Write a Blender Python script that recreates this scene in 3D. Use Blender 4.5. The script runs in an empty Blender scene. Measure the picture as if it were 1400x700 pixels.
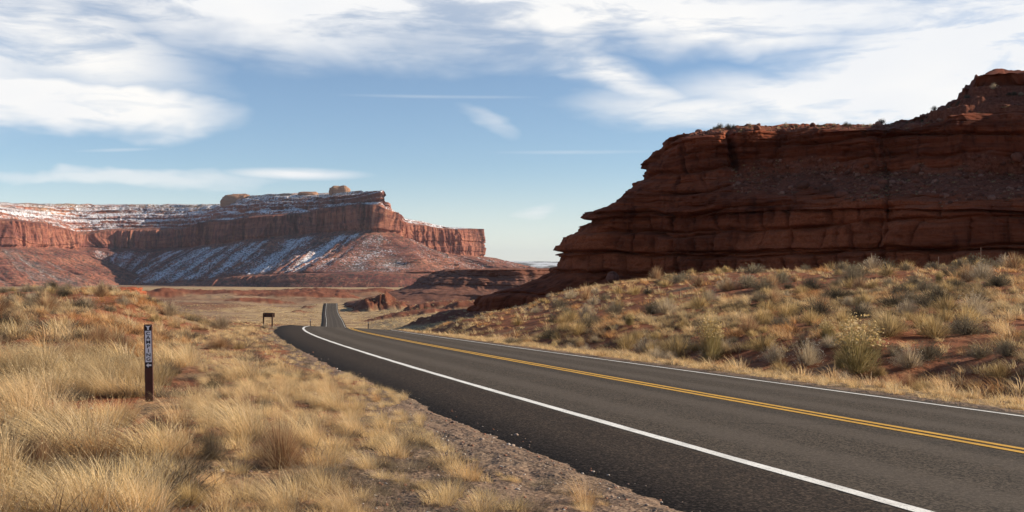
import bpy, math, random
import numpy as np
from mathutils import Vector, Matrix
C = bpy.context.scene
COL = C.collection
F, HZ = 1374.0, 358.0            # focal length and horizon row measured on the photograph (1400 px wide)
rng = np.random.default_rng(7)
random.seed(7)

# ------------------------------------------------------------------ camera, light, exposure
cam_d = bpy.data.cameras.new('camera'); cam = bpy.data.objects.new('camera', cam_d); COL.objects.link(cam)
cam_d.sensor_width = 36; cam_d.lens = 36 * F / 1400; cam_d.clip_start = 0.1; cam_d.clip_end = 80000
cam.location = (0, 0, 0); cam.rotation_euler = (math.radians(90) + math.atan((HZ - 350) / F), 0, 0)
C.camera = cam
SUN_AZ, SUN_EL = 84.0, 25.0      # azimuth clockwise from +Y
sd = bpy.data.lights.new('sun', 'SUN'); sd.energy = 5.0; sd.angle = math.radians(0.5); sd.color = (1.0, 0.87, 0.68)
sun = bpy.data.objects.new('sun', sd); COL.objects.link(sun)
a_, e_ = math.radians(SUN_AZ), math.radians(SUN_EL)
sdir = Vector((math.sin(a_) * math.cos(e_), math.cos(a_) * math.cos(e_), math.sin(e_)))
sun.rotation_euler = sdir.to_track_quat('Z', 'Y').to_euler(); sun.location = (40, 0, 60)
C.view_settings.view_transform = 'Standard'; C.view_settings.look = 'None'
C.view_settings.exposure = 0.56; C.view_settings.gamma = 1.0; C.view_settings.use_curve_mapping = False
C.cycles.max_bounces = 6; C.cycles.transparent_max_bounces = 6; C.cycles.volume_bounces = 0

class NT:
    """tiny node-tree helper"""
    def __init__(s, tree): s.t = tree; s.n = tree.nodes; s.l = tree.links
    def node(s, kind, **kw):
        n = s.n.new(kind)
        for k, v in kw.items(): setattr(n, k, v)
        return n
    def put(s, sock, v):
        if v is None: return
        if isinstance(v, bpy.types.NodeSocket): s.l.new(v, sock)
        elif isinstance(v, (tuple, list)) and len(v) == 3 and sock.type == 'RGBA': sock.default_value = (*v, 1)
        else: sock.default_value = v
    def math(s, op, a, b=None, c=None, clamp=False):
        n = s.node('ShaderNodeMath', operation=op, use_clamp=clamp)
        s.put(n.inputs[0], a); s.put(n.inputs[1], b)
        if c is not None: s.put(n.inputs[2], c)
        return n.outputs[0]
    def mix(s, f, a, b, blend='MIX'):
        n = s.node('ShaderNodeMix', data_type='RGBA', blend_type=blend, clamp_factor=True)
        s.put(n.inputs[0], f); s.put(n.inputs[6], a); s.put(n.inputs[7], b)
        return n.outputs[2]
    def noise(s, vec, scale, detail=4, rough=.55, dist=0.):
        n = s.node('ShaderNodeTexNoise'); s.put(n.inputs['Vector'], vec)
        n.inputs['Scale'].default_value = scale; n.inputs['Detail'].default_value = detail
        n.inputs['Roughness'].default_value = rough; n.inputs['Distortion'].default_value = dist
        return n.outputs[0]
    def voro(s, vec, scale, feature='F1', out=0):
        n = s.node('ShaderNodeTexVoronoi', feature=feature); s.put(n.inputs['Vector'], vec)
        n.inputs['Scale'].default_value = scale
        return n.outputs[out]
    def ramp(s, v, lo, hi, a=0., b=1., smooth=True):
        n = s.node('ShaderNodeMapRange', clamp=True)
        if smooth: n.interpolation_type = 'SMOOTHSTEP'
        s.put(n.inputs[0], v)
        for i, q in enumerate((lo, hi, a, b)): s.put(n.inputs[i + 1], q)
        return n.outputs[0]
    def scale(s, vec, k):
        n = s.node('ShaderNodeVectorMath', operation='MULTIPLY'); s.put(n.inputs[0], vec); n.inputs[1].default_value = k
        return n.outputs[0]
    def attr(s, name, col=False):
        n = s.node('ShaderNodeAttribute', attribute_name=name)
        return n.outputs[0] if col else n.outputs[2]

# ------------------------------------------------------------------ sky
w = bpy.data.worlds.new("World"); C.world = w; w.use_nodes = True
w.node_tree.nodes.clear(); W = NT(w.node_tree)
sky = W.node('ShaderNodeTexSky', sky_type='NISHITA'); sky.sun_disc = False
sky.sun_elevation = math.radians(SUN_EL); sky.sun_rotation = math.radians(SUN_AZ)
sky.altitude = 1500; sky.air_density = 1.0; sky.dust_density = 0.4; sky.ozone_density = 2.6
bg = W.node('ShaderNodeBackground'); W.l.new(sky.outputs[0], bg.inputs[0]); bg.inputs[1].default_value = 0.088
tc = W.node('ShaderNodeTexCoord'); sp = W.node('ShaderNodeSeparateXYZ'); W.l.new(tc.outputs['Generated'], sp.inputs[0])
az = W.math('ARCTAN2', sp.outputs[0], sp.outputs[1]); el = W.math('ARCSINE', sp.outputs[2])
cb = W.node('ShaderNodeCombineXYZ'); W.l.new(az, cb.inputs[0]); W.l.new(el, cb.inputs[1]); AE = cb.outputs[0]
def rot_streak(ang, sx, sy, scale, detail=6, rough=.6, dist=.6, off=0.):
    m = W.node('ShaderNodeMapping'); W.l.new(AE, m.inputs[0]); m.inputs['Rotation'].default_value = (0, 0, math.radians(ang))
    m.inputs['Scale'].default_value = (sx, sy, 1); m.inputs['Location'].default_value = (off, off * .7, 0)
    return W.noise(m.outputs[0], scale, detail, rough, dist)
warp1 = rot_streak(8, 1, 2.2, 5, 4, .55, .3, 3.1); warp2 = rot_streak(0, 1, 2.5, 6, 4, .55, .3, 9.7)
cw = W.node('ShaderNodeCombineXYZ')
W.put(cw.inputs[0], W.math('MULTIPLY_ADD', warp1, .16, W.math('SUBTRACT', az, .08)))
W.put(cw.inputs[1], W.math('MULTIPLY_ADD', warp2, .07, W.math('SUBTRACT', el, .035)))
AW = cw.outputs[0]
def cloud(px, py, rx, ry, ang, amt, hard=.35, warped=True):
    """a soft bank of cirrus at a direction of the sky: centre, radii in photo px, tilt"""
    a0, e0 = math.atan((px - 700) / F), math.atan((HZ - py) / math.hypot(F, px - 700))
    s1 = W.node('ShaderNodeVectorMath', operation='SUBTRACT'); W.put(s1.inputs[0], AW if warped else AE); s1.inputs[1].default_value = (a0, e0, 0)
    m = W.node('ShaderNodeVectorRotate', rotation_type='Z_AXIS'); W.l.new(s1.outputs[0], m.inputs[0]); m.inputs['Angle'].default_value = -math.radians(ang)
    v = W.scale(m.outputs[0], (F / rx, F / ry, 0))
    ln = W.node('ShaderNodeVectorMath', operation='LENGTH'); W.l.new(v, ln.inputs[0])
    return W.ramp(ln.outputs[1], 1.25, hard, 0., amt)
parts = [cloud(300, -25, 560, 85, -3, 1.0), cloud(60, 45, 230, 60, -12, .85, .2), cloud(760, 10, 330, 48, -4, 1.0), cloud(1020, 22, 260, 42, -6, .95),
         cloud(1330, 90, 300, 120, 10, 1.15), cloud(1150, 145, 230, 55, -8, 1.0), cloud(850, 105, 150, 34, -22, .8, .1), cloud(960, 160, 200, 36, -8, .8, .1),
         cloud(1240, 20, 130, 60, -20, .8), cloud(1700, 60, 500, 160, 0, 1.), cloud(-300, 40, 350, 110, 0, .9)]
dens = parts[0]
for p in parts[1:]: dens = W.math('MAXIMUM', dens, p)
streak = rot_streak(-14, 1.0, 5.0, 6.5, 9, .62, .7); streak2 = rot_streak(-4, 1, 5, 14, 5, .6, .5, 5.)
tex = W.math('ADD', W.math('MULTIPLY', streak, .7), W.math('MULTIPLY', streak2, .3))
tex = W.ramp(tex, .36, .56)
dens = W.math('MULTIPLY', dens, W.math('MULTIPLY_ADD', tex, .68, .48), clamp=True)
hard_parts = [cloud(95, 139, 210, 38, -2, 1.15, .55), cloud(150, 243, 240, 14, 1, .6, .1), cloud(405, 238, 100, 9, 0, .95, .1, False),
              cloud(735, 291, 55, 14, 5, .6, 0.), cloud(672, 168, 50, 15, -28, .4, 0.), cloud(790, 208, 130, 3.5, 0, .22, 0., False), cloud(600, 132, 150, 3, 0, .22, 0., False),
              cloud(160, 205, 55, 3, 4, .25, 0., False)]
hd = hard_parts[0]
for p in hard_parts[1:]: hd = W.math('MAXIMUM', hd, p)
hd = W.math('MULTIPLY', hd, W.ramp(streak2, .3, .55, .72, 1.))
dens = W.math('MAXIMUM', dens, hd)
veil = W.ramp(el, 0.0, .10, .42, 0.02)
dens = W.math('MAXIMUM', dens, veil)
hl = rot_streak(-10, 1, 2.5, 4, 4, .5, .3, 1.7)
ccol = W.mix(W.ramp(hl, .3, .7), (.83, .845, .87), (.95, .93, .90))
cbg = W.node('ShaderNodeBackground'); W.l.new(ccol, cbg.inputs[0]); cbg.inputs[1].default_value = 0.74
mx = W.node('ShaderNodeMixShader'); W.l.new(dens, mx.inputs[0]); W.l.new(bg.outputs[0], mx.inputs[1]); W.l.new(cbg.outputs[0], mx.inputs[2])
wo = W.node('ShaderNodeOutputWorld'); W.l.new(mx.outputs[0], wo.inputs[0])

# ------------------------------------------------------------------ numpy noise
def _h(ix, iy, iz):
    n = (ix.astype(np.int64) * 374761393 + iy.astype(np.int64) * 668265263 + iz.astype(np.int64) * 2147483647) & 0xffffffff
    n = ((n ^ (n >> 13)) * 1274126177) & 0xffffffff
    n = ((n ^ (n >> 16)) * 2246822519) & 0xffffffff
    return ((n ^ (n >> 15)) & 0xffff) / 65535.0
def vnoise(x, y, z=None):
    """value noise, -1..1"""
    x = np.asarray(x, float); y = np.asarray(y, float)
    if z is None:
        ix, iy = np.floor(x), np.floor(y); fx, fy = x - ix, y - iy; zz = np.zeros_like(ix)
        u, v = fx * fx * fx * (fx * (fx * 6 - 15) + 10), fy * fy * fy * (fy * (fy * 6 - 15) + 10)
        a = _h(ix, iy, zz) * (1 - u) + _h(ix + 1, iy, zz) * u
        b = _h(ix, iy + 1, zz) * (1 - u) + _h(ix + 1, iy + 1, zz) * u
        return (a * (1 - v) + b * v) * 2 - 1
    z = np.asarray(z, float)
    iz = np.floor(z); fz = z - iz; wz = fz * fz * (3 - 2 * fz)
    def pl(k):
        ix, iy = np.floor(x), np.floor(y); fx, fy = x - ix, y - iy
        u, v = fx * fx * (3 - 2 * fx), fy * fy * (3 - 2 * fy)
        a = _h(ix, iy, k) * (1 - u) + _h(ix + 1, iy, k) * u
        b = _h(ix, iy + 1, k) * (1 - u) + _h(ix + 1, iy + 1, k) * u
        return a * (1 - v) + b * v
    return (pl(iz) * (1 - wz) + pl(iz + 1) * wz) * 2 - 1
def fbm(x, y, z=None, o=4, g=.5):
    s = 0.; a = 1.; t = 0.; k = 1.
    for i in range(o):
        s = s + a * vnoise(x * k + 17.3 * i, y * k - 9.1 * i, None if z is None else z * k + 5.7 * i); t += a; a *= g; k *= 2.03
    return s / t
def ridge(x, y, z=None, o=4, g=.5):
    s = 0.; a = 1.; t = 0.; k = 1.
    for i in range(o):
        s = s + a * (1 - 2 * np.abs(vnoise(x * k + 31.3 * i, y * k + 7.1 * i, None if z is None else z * k + 3.3 * i))); t += a; a *= g; k *= 2.03
    return s / t
def cells(x, y, jit=.9):
    """2D worley: returns (id hash, F2-F1)"""
    ix, iy = np.floor(x), np.floor(y); d1 = np.full(x.shape, 9.); d2 = np.full(x.shape, 9.); cid = np.zeros(x.shape)
    for dx in (-1, 0, 1):
        for dy in (-1, 0, 1):
            cx, cy = ix + dx, iy + dy
            px = cx + .5 + jit * (_h(cx, cy, cx * 0 + 3) - .5); py = cy + .5 + jit * (_h(cx, cy, cx * 0 + 8) - .5)
            d = np.hypot(x - px, y - py); hh = _h(cx, cy, cx * 0 + 21)
            near = d < d1
            d2 = np.where(near, d1, np.minimum(d2, d)); cid = np.where(near, hh, cid); d1 = np.where(near, d, d1)
    return cid, d2 - d1
def sstep(a, b, x):
    t = np.clip((x - a) / (b - a), 0, 1); return t * t * (3 - 2 * t)

# ------------------------------------------------------------------ mesh helpers
def tag(o, label=None, cat=None, group=None, kind=None):
    if label: o['label'] = label
    if cat: o['category'] = cat
    if group: o['group'] = group
    if kind: o['kind'] = kind
    return o
def mesh_np(name, V, faces, mat=None, smooth=True, attrs=None):
    """faces: int array (n,4) or (n,3), or a list of such arrays"""
    if not isinstance(faces, list): faces = [faces]
    faces = [np.asarray(f, np.int32) for f in faces if len(f)]
    me = bpy.data.meshes.new(name); V = np.asarray(V, np.float32)
    me.vertices.add(len(V)); me.vertices.foreach_set('co', V.ravel())
    li = np.concatenate([f.ravel() for f in faces]); cnt = np.concatenate([np.full(len(f), f.shape[1], np.int32) for f in faces])
    me.loops.add(len(li)); me.loops.foreach_set('vertex_index', li)
    me.polygons.add(len(cnt)); st = np.zeros(len(cnt), np.int32); st[1:] = np.cumsum(cnt)[:-1]
    me.polygons.foreach_set('loop_start', st); me.polygons.foreach_set('loop_total', cnt)
    me.polygons.foreach_set('use_smooth', np.full(len(cnt), smooth, bool))
    for k, a in (attrs or {}).items():
        a = np.asarray(a, np.float32)
        if a.ndim == 1: me.attributes.new(k, 'FLOAT', 'POINT').data.foreach_set('value', a)
        else:
            at = me.attributes.new(k, 'FLOAT_COLOR', 'POINT'); b = np.ones((len(a), 4), np.float32); b[:, :3] = a; at.data.foreach_set('color', b.ravel())
    me.update(calc_edges=True); me.validate()
    if mat: me.materials.append(mat)
    return me
def obj(name, me, parent=None, **k):
    o = bpy.data.objects.new(name, me); COL.objects.link(o); o.parent = parent
    return tag(o, **k)
def empty(name, loc=(0, 0, 0), rz=0., **k):
    o = bpy.data.objects.new(name, None); COL.objects.link(o); o.location = loc; o.rotation_euler = (0, 0, rz); o.empty_display_size = .2
    return tag(o, **k)
def grid_faces(n, m, wrap=False):
    i = np.arange(n - 1 if not wrap else n)[:, None]; j = np.arange(m - 1)[None]
    a = i * m + j; b = ((i + 1) % n) * m + j
    return np.stack([a, b, b + 1, a + 1], -1).reshape(-1, 4)

# ------------------------------------------------------------------ materials
def new_mat(name, rough=.9, spec=.25):
    m = bpy.data.materials.new(name); m.use_nodes = True; m.node_tree.nodes.clear(); N = NT(m.node_tree)
    b = N.node('ShaderNodeBsdfPrincipled'); b.inputs['Roughness'].default_value = rough; b.inputs['Specular IOR Level'].default_value = spec
    o = N.node('ShaderNodeOutputMaterial'); N.l.new(b.outputs[0], o.inputs[0])
    return m, N, b
def bump(N, b, h, strength=.5, dist=.05, prev=None):
    n = N.node('ShaderNodeBump'); N.put(n.inputs['Height'], h); n.inputs['Strength'].default_value = strength; n.inputs['Distance'].default_value = dist
    if prev: N.put(n.inputs['Normal'], prev)
    N.l.new(n.outputs[0], b.inputs['Normal']); return n.outputs[0]
def P(N): return N.node('ShaderNodeTexCoord').outputs['Object']
def plain(name, col, rough=.6, var=.15, sc=8., metal=0.):
    m, N, b = new_mat(name, rough); p = P(N); n = N.noise(p, sc, 5)
    N.put(b.inputs['Base Color'], N.mix(N.ramp(n, .3, .7), tuple(c * (1 - var) for c in col), tuple(min(1, c * (1 + var)) for c in col)))
    b.inputs['Metallic'].default_value = metal; bump(N, b, N.noise(p, sc * 6, 3), .15, .01); return m

def mat_foliage():
    m = bpy.data.materials.new('dry foliage'); m.use_nodes = True; m.node_tree.nodes.clear(); N = NT(m.node_tree)
    c = N.attr('Col', True); r = N.node('ShaderNodeObjectInfo').outputs['Random']
    c = N.mix(N.ramp(r, 0, 1, .0, .42, False), c, N.mix(1., c, (.62, .55, .50), 'MULTIPLY'))
    ta = N.node('ShaderNodeAttribute', attribute_name='tone', attribute_type='INSTANCER').outputs[2]
    c = N.mix(N.ramp(ta, .0, 1., 0, .85, False), c, N.mix(1., c, (.74, .50, .36), 'MULTIPLY'))
    c = N.mix(N.ramp(ta, .0, -1., 0, .9, False), c, N.mix(1., c, (.48, .46, .44), 'MULTIPLY'))
    d = N.node('ShaderNodeBsdfDiffuse'); t = N.node('ShaderNodeBsdfTranslucent'); N.put(d.inputs[0], c); N.put(t.inputs[0], c)
    x = N.node('ShaderNodeMixShader'); x.inputs[0].default_value = .42; N.l.new(d.outputs[0], x.inputs[1]); N.l.new(t.outputs[0], x.inputs[2])
    o = N.node('ShaderNodeOutputMaterial'); N.l.new(x.outputs[0], o.inputs[0]); return m
M_FOL = mat_foliage()

def mat_ground():
    m, N, b = new_mat('desert ground', .95, .1); p = P(N)
    n1 = N.noise(p, .35, 6, .6); n2 = N.noise(p, 2.2, 6, .65); n3 = N.noise(p, 14, 4, .7); nf = N.noise(p, .012, 8, .62); nm = N.noise(p, .06, 7, .65)
    soil = N.mix(N.ramp(n2, .3, .7), (.17, .058, .027), (.31, .120, .058))
    soil = N.mix(N.ramp(n3, .5, .8, 0, .45), soil, (.36, .19, .11))
    straw = N.mix(N.ramp(n3, .3, .7), (.24, .15, .08), (.46, .33, .18))
    straw = N.mix(N.ramp(n2, .42, .62, 0, .75), straw, (.16, .095, .055))
    grav = N.mix(N.ramp(N.voro(p, 55, out=1), 0, 1), (.055, .038, .027), (.33, .235, .16))
    grav = N.mix(N.ramp(N.noise(p, 120, 2), .50, .72, 0, .75), grav, (.05, .04, .035))
    grav = N.mix(N.ramp(n1, .35, .65, .1, .5), grav, (.21, .125, .085))
    grav = N.mix(N.ramp(N.voro(p, 26), .0, .2, .6, 0), grav, (.40, .31, .23))
    straw_m = N.attr('straw'); c = N.mix(N.ramp(N.math('ADD', straw_m, N.math('MULTIPLY_ADD', n2, .9, -.45)), .3, .7), soil, straw)
    # far valley: red badland patches and pale grass flats
    fs = N.mix(N.ramp(nf, .38, .62), (.20, .10, .058), (.33, .225, .135)); fs = N.mix(N.ramp(nm, .42, .7, 0, .65), fs, (.13, .075, .055))
    fg = N.mix(N.ramp(nm, .35, .65), (.34, .225, .12), (.50, .36, .195)); fg = N.mix(N.ramp(N.noise(p, .16, 6, .7), .46, .60, 0, .8), fg, (.19, .11, .07))
    fc = N.mix(N.ramp(N.math('ADD', N.attr('flat'), N.math('MULTIPLY_ADD', nf, .8, -.4)), .35, .65), fs, fg)
    c = N.mix(N.attr('far'), c, fc)
    c = N.mix(N.attr('red'), c, N.mix(N.ramp(nm, .35, .65), (.13, .045, .026), (.23, .088, .05)))
    # snowy high desert at the horizon
    hs = N.mix(N.ramp(N.noise(N.scale(p, (1, .25, 1)), .0016, 8, .7), .46, .56), (.10, .085, .07), (.62, .64, .66))
    c = N.mix(N.attr('horizon'), c, hs)
    gm = N.ramp(N.math('ADD', N.attr('gravel'), N.math('MULTIPLY_ADD', n2, .7, -.35)), .35, .6)
    c = N.mix(gm, c, grav)
    N.put(b.inputs['Base Color'], c)
    h = N.math('ADD', N.math('MULTIPLY', n3, .5), N.math('MULTIPLY', N.voro(p, 30), .3))
    q = bump(N, b, h, .6, .06); bump(N, b, N.noise(p, .05, 8, .7), .5, 3.0, q)
    return m

def mat_rock(name, dark, light, band, strata, snow=False, low=None, rubc=None, blotch=.25, detail=1.0, bdist=.5):
    m, N, b = new_mat(name, .93, .12); p = P(N)
    s = N.node('ShaderNodeSeparateXYZ'); N.l.new(p, s.inputs[0])
    zz = N.math('ADD', s.outputs[2], N.math('MULTIPLY', N.noise(p, .05 * detail, 4), 6 / detail))
    cz = N.node('ShaderNodeCombineXYZ'); N.put(cz.inputs[2], zz); N.put(cz.inputs[0], N.math('MULTIPLY', s.outputs[0], .03)); N.put(cz.inputs[1], N.math('MULTIPLY', s.outputs[1], .03))
    bands = N.noise(cz.outputs[0], strata, 7, .7)
    streak = N.noise(N.scale(p, (1, 1, .12)), .5 * detail, 6, .65)
    blot = N.noise(p, .3 * detail, 7, .65); fine = N.noise(p, 3.5 * detail, 6, .7)
    c = N.mix(N.ramp(bands, .36, .64), dark, light)
    c = N.mix(N.ramp(blot, .42, .68, 0, .7), c, band)
    c = N.mix(N.ramp(streak, .50, .66, 0, .75), c, tuple(v * .5 for v in dark))  # vertical streaks; on the mesa they also paint flute shade into the colour
    if snow:
        st2 = N.noise(N.scale(p, (1, 1, .10)), 1.7 * detail, 5, .7); c = N.mix(N.ramp(st2, .48, .64, 0, .75), c, (.075, .030, .028)); c = N.mix(N.ramp(st2, .45, .32, 0, .7), c, (.46, .22, .135))  # mesa varnish streaks, dark and pale, painting in contrast the shaded flutes lack
    c = N.mix(N.ramp(fine, .60, .78, 0, blotch), c, (.42, .30, .24))
    c = N.mix(N.attr('rubble_shade'), c, N.mix(N.ramp(N.noise(p, 2.2 * detail, 5, .75), .35, .65), *(rubc or (tuple(v * .75 for v in dark), (light[0] * .8, light[0] * .52, light[0] * .42)))))  # mask of talus rubble; on the mesa, of shade painted into gullies
    if low: c = N.mix(N.math('MULTIPLY', N.attr('low'), N.ramp(blot, .25, .6, .5, 1.)), c, N.mix(N.ramp(fine, .35, .7), tuple(v * .55 for v in low), low))
    if snow:
        g = N.node('ShaderNodeNewGeometry'); sn = N.node('ShaderNodeSeparateXYZ'); N.l.new(g.outputs['Normal'], sn.inputs[0])
        pale = N.attr('pale'); c = N.mix(pale, c, N.mix(N.ramp(blot, .4, .6), (.36, .22, .13), (.48, .31, .18)))
        spk = N.noise(p, .17, 4, .8); spk2 = N.noise(p, .011, 4, .6)
        v = N.math('ADD', N.attr('snow'), N.math('ADD', N.math('MULTIPLY_ADD', spk, 1.7, -.85), N.math('MULTIPLY_ADD', spk2, .6, -.3)))
        v = N.math('MULTIPLY', N.ramp(v, .46, .64), N.ramp(sn.outputs[2], .40, .60))
        scrub = N.ramp(N.noise(p, .12, 3, .7), .52, .58)
        c = N.mix(N.math('MULTIPLY', scrub, N.ramp(sn.outputs[2], .5, .8, 0, .8)), c, (.045, .05, .04))
        c = N.mix(N.math('MULTIPLY', v, N.math('MULTIPLY_ADD', scrub, -.75, .88)), c, (.74, .76, .80))
    N.put(b.inputs['Base Color'], c)
    h = N.math('ADD', N.math('MULTIPLY', bands, 1.0), N.math('ADD', N.math('MULTIPLY', blot, .5), N.math('MULTIPLY', fine, .28)))
    bump(N, b, h, .75, bdist); return m

def mat_asphalt():
    m, N, b = new_mat('worn asphalt', .95, .12); p = P(N); off = N.attr('off')
    ag = N.voro(p, 60, out=1); sz = N.node('ShaderNodeSeparateColor'); N.l.new(ag, sz.inputs[0])
    c = N.mix(N.ramp(sz.outputs[0], .2, 1.), (.024, .019, .0145), (.128, .100, .074))
    c = N.mix(N.ramp(N.voro(p, 42), .03, .16, .75, 0), c, (.30, .25, .20))
    n = N.noise(p, .5, 6, .6); c = N.mix(N.ramp(n, .35, .7, 0, .35), c, (.078, .064, .052))
    c = N.mix(N.ramp(N.noise(p, 6, 5, .7), .5, .8, 0, .3), c, (.035, .03, .027))
    crk = N.voro(N.scale(p, (.16, .16, .16)), 1.0, 'DISTANCE_TO_EDGE'); c = N.mix(N.math('MULTIPLY', N.ramp(crk, .0, .004, .8, 0), N.ramp(N.noise(p, .25, 3), .5, .6)), c, (.012, .010, .009))
    c = N.mix(N.ramp(N.noise(p, 1.4, 7, .7), .58, .74, 0, .35), c, (.13, .085, .055))
    # dark chip-seal shoulder left of the edge line, worn wheel paths, dark seam by the centre line
    nn = N.math('MULTIPLY_ADD', N.noise(p, 2.5, 4), .5, -.25); of2 = N.math('ADD', off, nn)
    c = N.mix(N.ramp(of2, -3.55, -3.85, 0, .85), c, N.mix(N.ramp(sz.outputs[1], .45, 1.), (.013, .009, .0065), (.090, .062, .045)))
    for x0 in (-2.6, -1.0, 1.0, 2.6):
        w_ = N.math('ABSOLUTE', N.math('SUBTRACT', of2, x0)); c = N.mix(N.ramp(w_, .1, .5, .42, 0), c, (.115, .093, .074))
    w_ = N.math('ABSOLUTE', N.math('ADD', off, -.34)); c = N.mix(N.ramp(w_, .05, .16, .4, 0), c, (.03, .026, .024))
    w_ = N.math('ABSOLUTE', N.math('ADD', of2, .45)); c = N.mix(N.ramp(w_, .05, .3, .3, 0), c, (.035, .03, .027))
    N.put(b.inputs['Base Color'], c)
    bump(N, b, N.math('ADD', N.math('MULTIPLY', sz.outputs[2], .5), N.noise(p, 160, 2)), .7, .006); return m

def mat_paint(name, col):
    m, N, b = new_mat(name, .7, .3); p = P(N)
    c = N.mix(N.ramp(N.noise(p, 3, 5), .3, .7), col, tuple(v * .82 for v in col))
    c = N.mix(N.ramp(N.noise(p, 45, 5, .75), .54, .64, 0, .8), c, (.08, .07, .06)); c = N.mix(N.ramp(N.noise(p, 1.1, 5, .7), .55, .75, 0, .35), c, (.20, .15, .11))
    N.put(b.inputs['Base Color'], c); bump(N, b, N.noise(p, 160, 2), .5, .004); return m

# ------------------------------------------------------------------ road centre line (fitted to the photograph's three painted lines)
s0 = np.linspace(0, 95, 381); ds = s0[1]
th = .34942558 - .0024508 * s0 + 4.04e-6 * s0 ** 2
rx = 7.92530905 + np.concatenate([[0], np.cumsum(-np.sin(th[:-1])) * ds]); ry = 2.24658406 + np.concatenate([[0], np.cumsum(np.cos(th[:-1])) * ds])
rz = -1.6160667 - .0327028 * s0 - 1.9994e-4 * s0 ** 2 + 4.18e-7 * s0 ** 3
near = [(rx[i], ry[i], rz[i]) for i in range(0, 381, 16)]
back = [(rx[0] + math.sin(th[0]) * d, ry[0] - math.cos(th[0]) * d, rz[0] + .028 * d) for d in (80, 60, 40, 20, 8)]
far = [(-22.0, 140, -9.6), (-36.5, 215, -15.3), (-51, 293, -20.9), (-67.2, 383, -24.9), (-84, 475, -27.6), (-101, 565, -29.9), (-116, 646, -31.3), (-123.5, 688, -30.3), (-129.5, 722, -29.9),
       (-136, 755, -31.2), (-140, 775, -32.5)]
K = np.array(back + near + far)
def catmull(K, step):
    out = []
    for i in range(len(K) - 1):
        p0, p1, p2, p3 = K[max(i - 1, 0)], K[i], K[i + 1], K[min(i + 2, len(K) - 1)]
        L = np.linalg.norm(p2 - p1); n = max(2, int(L / step(p1))); t = np.arange(n)[:, None] / n
        t0, t1, t2 = np.linalg.norm(p1 - p0) ** .5 + 1e-3, L ** .5, np.linalg.norm(p3 - p2) ** .5 + 1e-3
        m1 = (p2 - p1 + t1 * ((p1 - p0) / t0 - (p2 - p0) / (t0 + t1))) if i else p2 - p1
        m2 = (p2 - p1 + t1 * ((p3 - p2) / t2 - (p3 - p1) / (t1 + t2))) if i < len(K) - 2 else p2 - p1
        out.append(p1 + t * m1 + (3 * (p2 - p1) - 2 * m1 - m2) * t ** 2 + (m1 + m2 - 2 * (p2 - p1)) * t ** 3)
    return np.concatenate(out + [K[-1:]])
RC = catmull(K, lambda p: .5 if p[1] < 120 else 4.)
T2 = np.gradient(RC[:, :2], axis=0); T2 /= np.linalg.norm(T2, axis=1)[:, None]
RN = np.stack([T2[:, 1], -T2[:, 0]], 1)                         # to the right
BANK = -.0595 * (1 - sstep(95, 200, RC[:, 1]))
def road_info(x, y):
    """nearest centre-line index, signed offset (+ right), road plane z there"""
    x = np.asarray(x, float).ravel(); y = np.asarray(y, float).ravel()
    idx = np.zeros(len(x), int); sub = RC[::4]
    for k in range(0, len(x), 40000):
        d = (x[k:k + 40000, None] - sub[None, :, 0]) ** 2 + (y[k:k + 40000, None] - sub[None, :, 1]) ** 2
        idx[k:k + 40000] = d.argmin(1) * 4
    best = np.full(len(x), 1e18); bi = idx.copy()
    for dk in range(-4, 5):
        j = np.clip(idx + dk, 0, len(RC) - 1); d = (x - RC[j, 0]) ** 2 + (y - RC[j, 1]) ** 2
        u = d < best; best = np.where(u, d, best); bi = np.where(u, j, bi)
    dx, dy = x - RC[bi, 0], y - RC[bi, 1]
    off = dx * RN[bi, 0] + dy * RN[bi, 1]; al = dx * T2[bi, 0] + dy * T2[bi, 1]
    g = np.gradient(RC[:, 2]) / (np.linalg.norm(np.gradient(RC[:, :2], axis=0), axis=1))
    dist = np.where(np.abs(al) > 6, np.hypot(off, al), np.abs(off)) * np.sign(off + 1e-9)
    return bi, dist, RC[bi, 2] + g[bi] * np.clip(al, -6, 6) + BANK[bi] * np.clip(off, -14, 14)

# ------------------------------------------------------------------ terrain
ctl = []                                                       # (x, y, z)
def cp(px, Y, py): ctl.append(((px - 700) / F * Y, Y, (HZ - py) / F * Y))
for px in (-500, -200, 0, 120): 
    for Y, z in ((4, -1.62), (7, -1.63), (12, -1.66), (20, -1.66), (32, -1.66), (45, -1.72)): ctl.append(((px - 700) / F * Y, Y, z))
cp(230, 7, 680); cp(230, 12, 549); cp(230, 24, 454); cp(330, 8, 640); cp(400, 10, 585)
cp(0, 62, 400); cp(120, 60, 401); cp(200, 57, 407); cp(300, 52, 421); cp(360, 47, 435); cp(-300, 66, 396)
for px in (-500, -150, 60, 200, 330):
    for Y, z in ((110, -8), (200, -16), (383, -25), (722, -31)): ctl.append(((px - 700) / F * Y, Y, z))
for px in (-900, -400, -150, 60, 200, 330, 420, 520, 640, 800, 1000, 1400, 2200):
    for Y, z in ((1100, -37.5), (1700, -48), (2300, -61), (3200, -78), (5000, -92), (8000, -95)): ctl.append(((px - 700) / F * Y, Y, z))
cp(520, 383, 440); cp(600, 383, 432); cp(700, 383, 428); cp(560, 600, 423); cp(640, 600, 418); cp(800, 600, 410)
cp(560, 200, 441); cp(640, 200, 437)
cp(1400, 24, 490); cp(1400, 34, 440); cp(1400, 50, 392); cp(1400, 72, 364); cp(1400, 95, 370)
cp(1180, 30, 466); cp(1180, 44, 420); cp(1180, 62, 388); cp(1180, 84, 368); cp(1180, 110, 375)
cp(1000, 36, 468); cp(1000, 52, 425); cp(1000, 72, 392); cp(1000, 98, 373); cp(1000, 130, 378)
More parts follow.
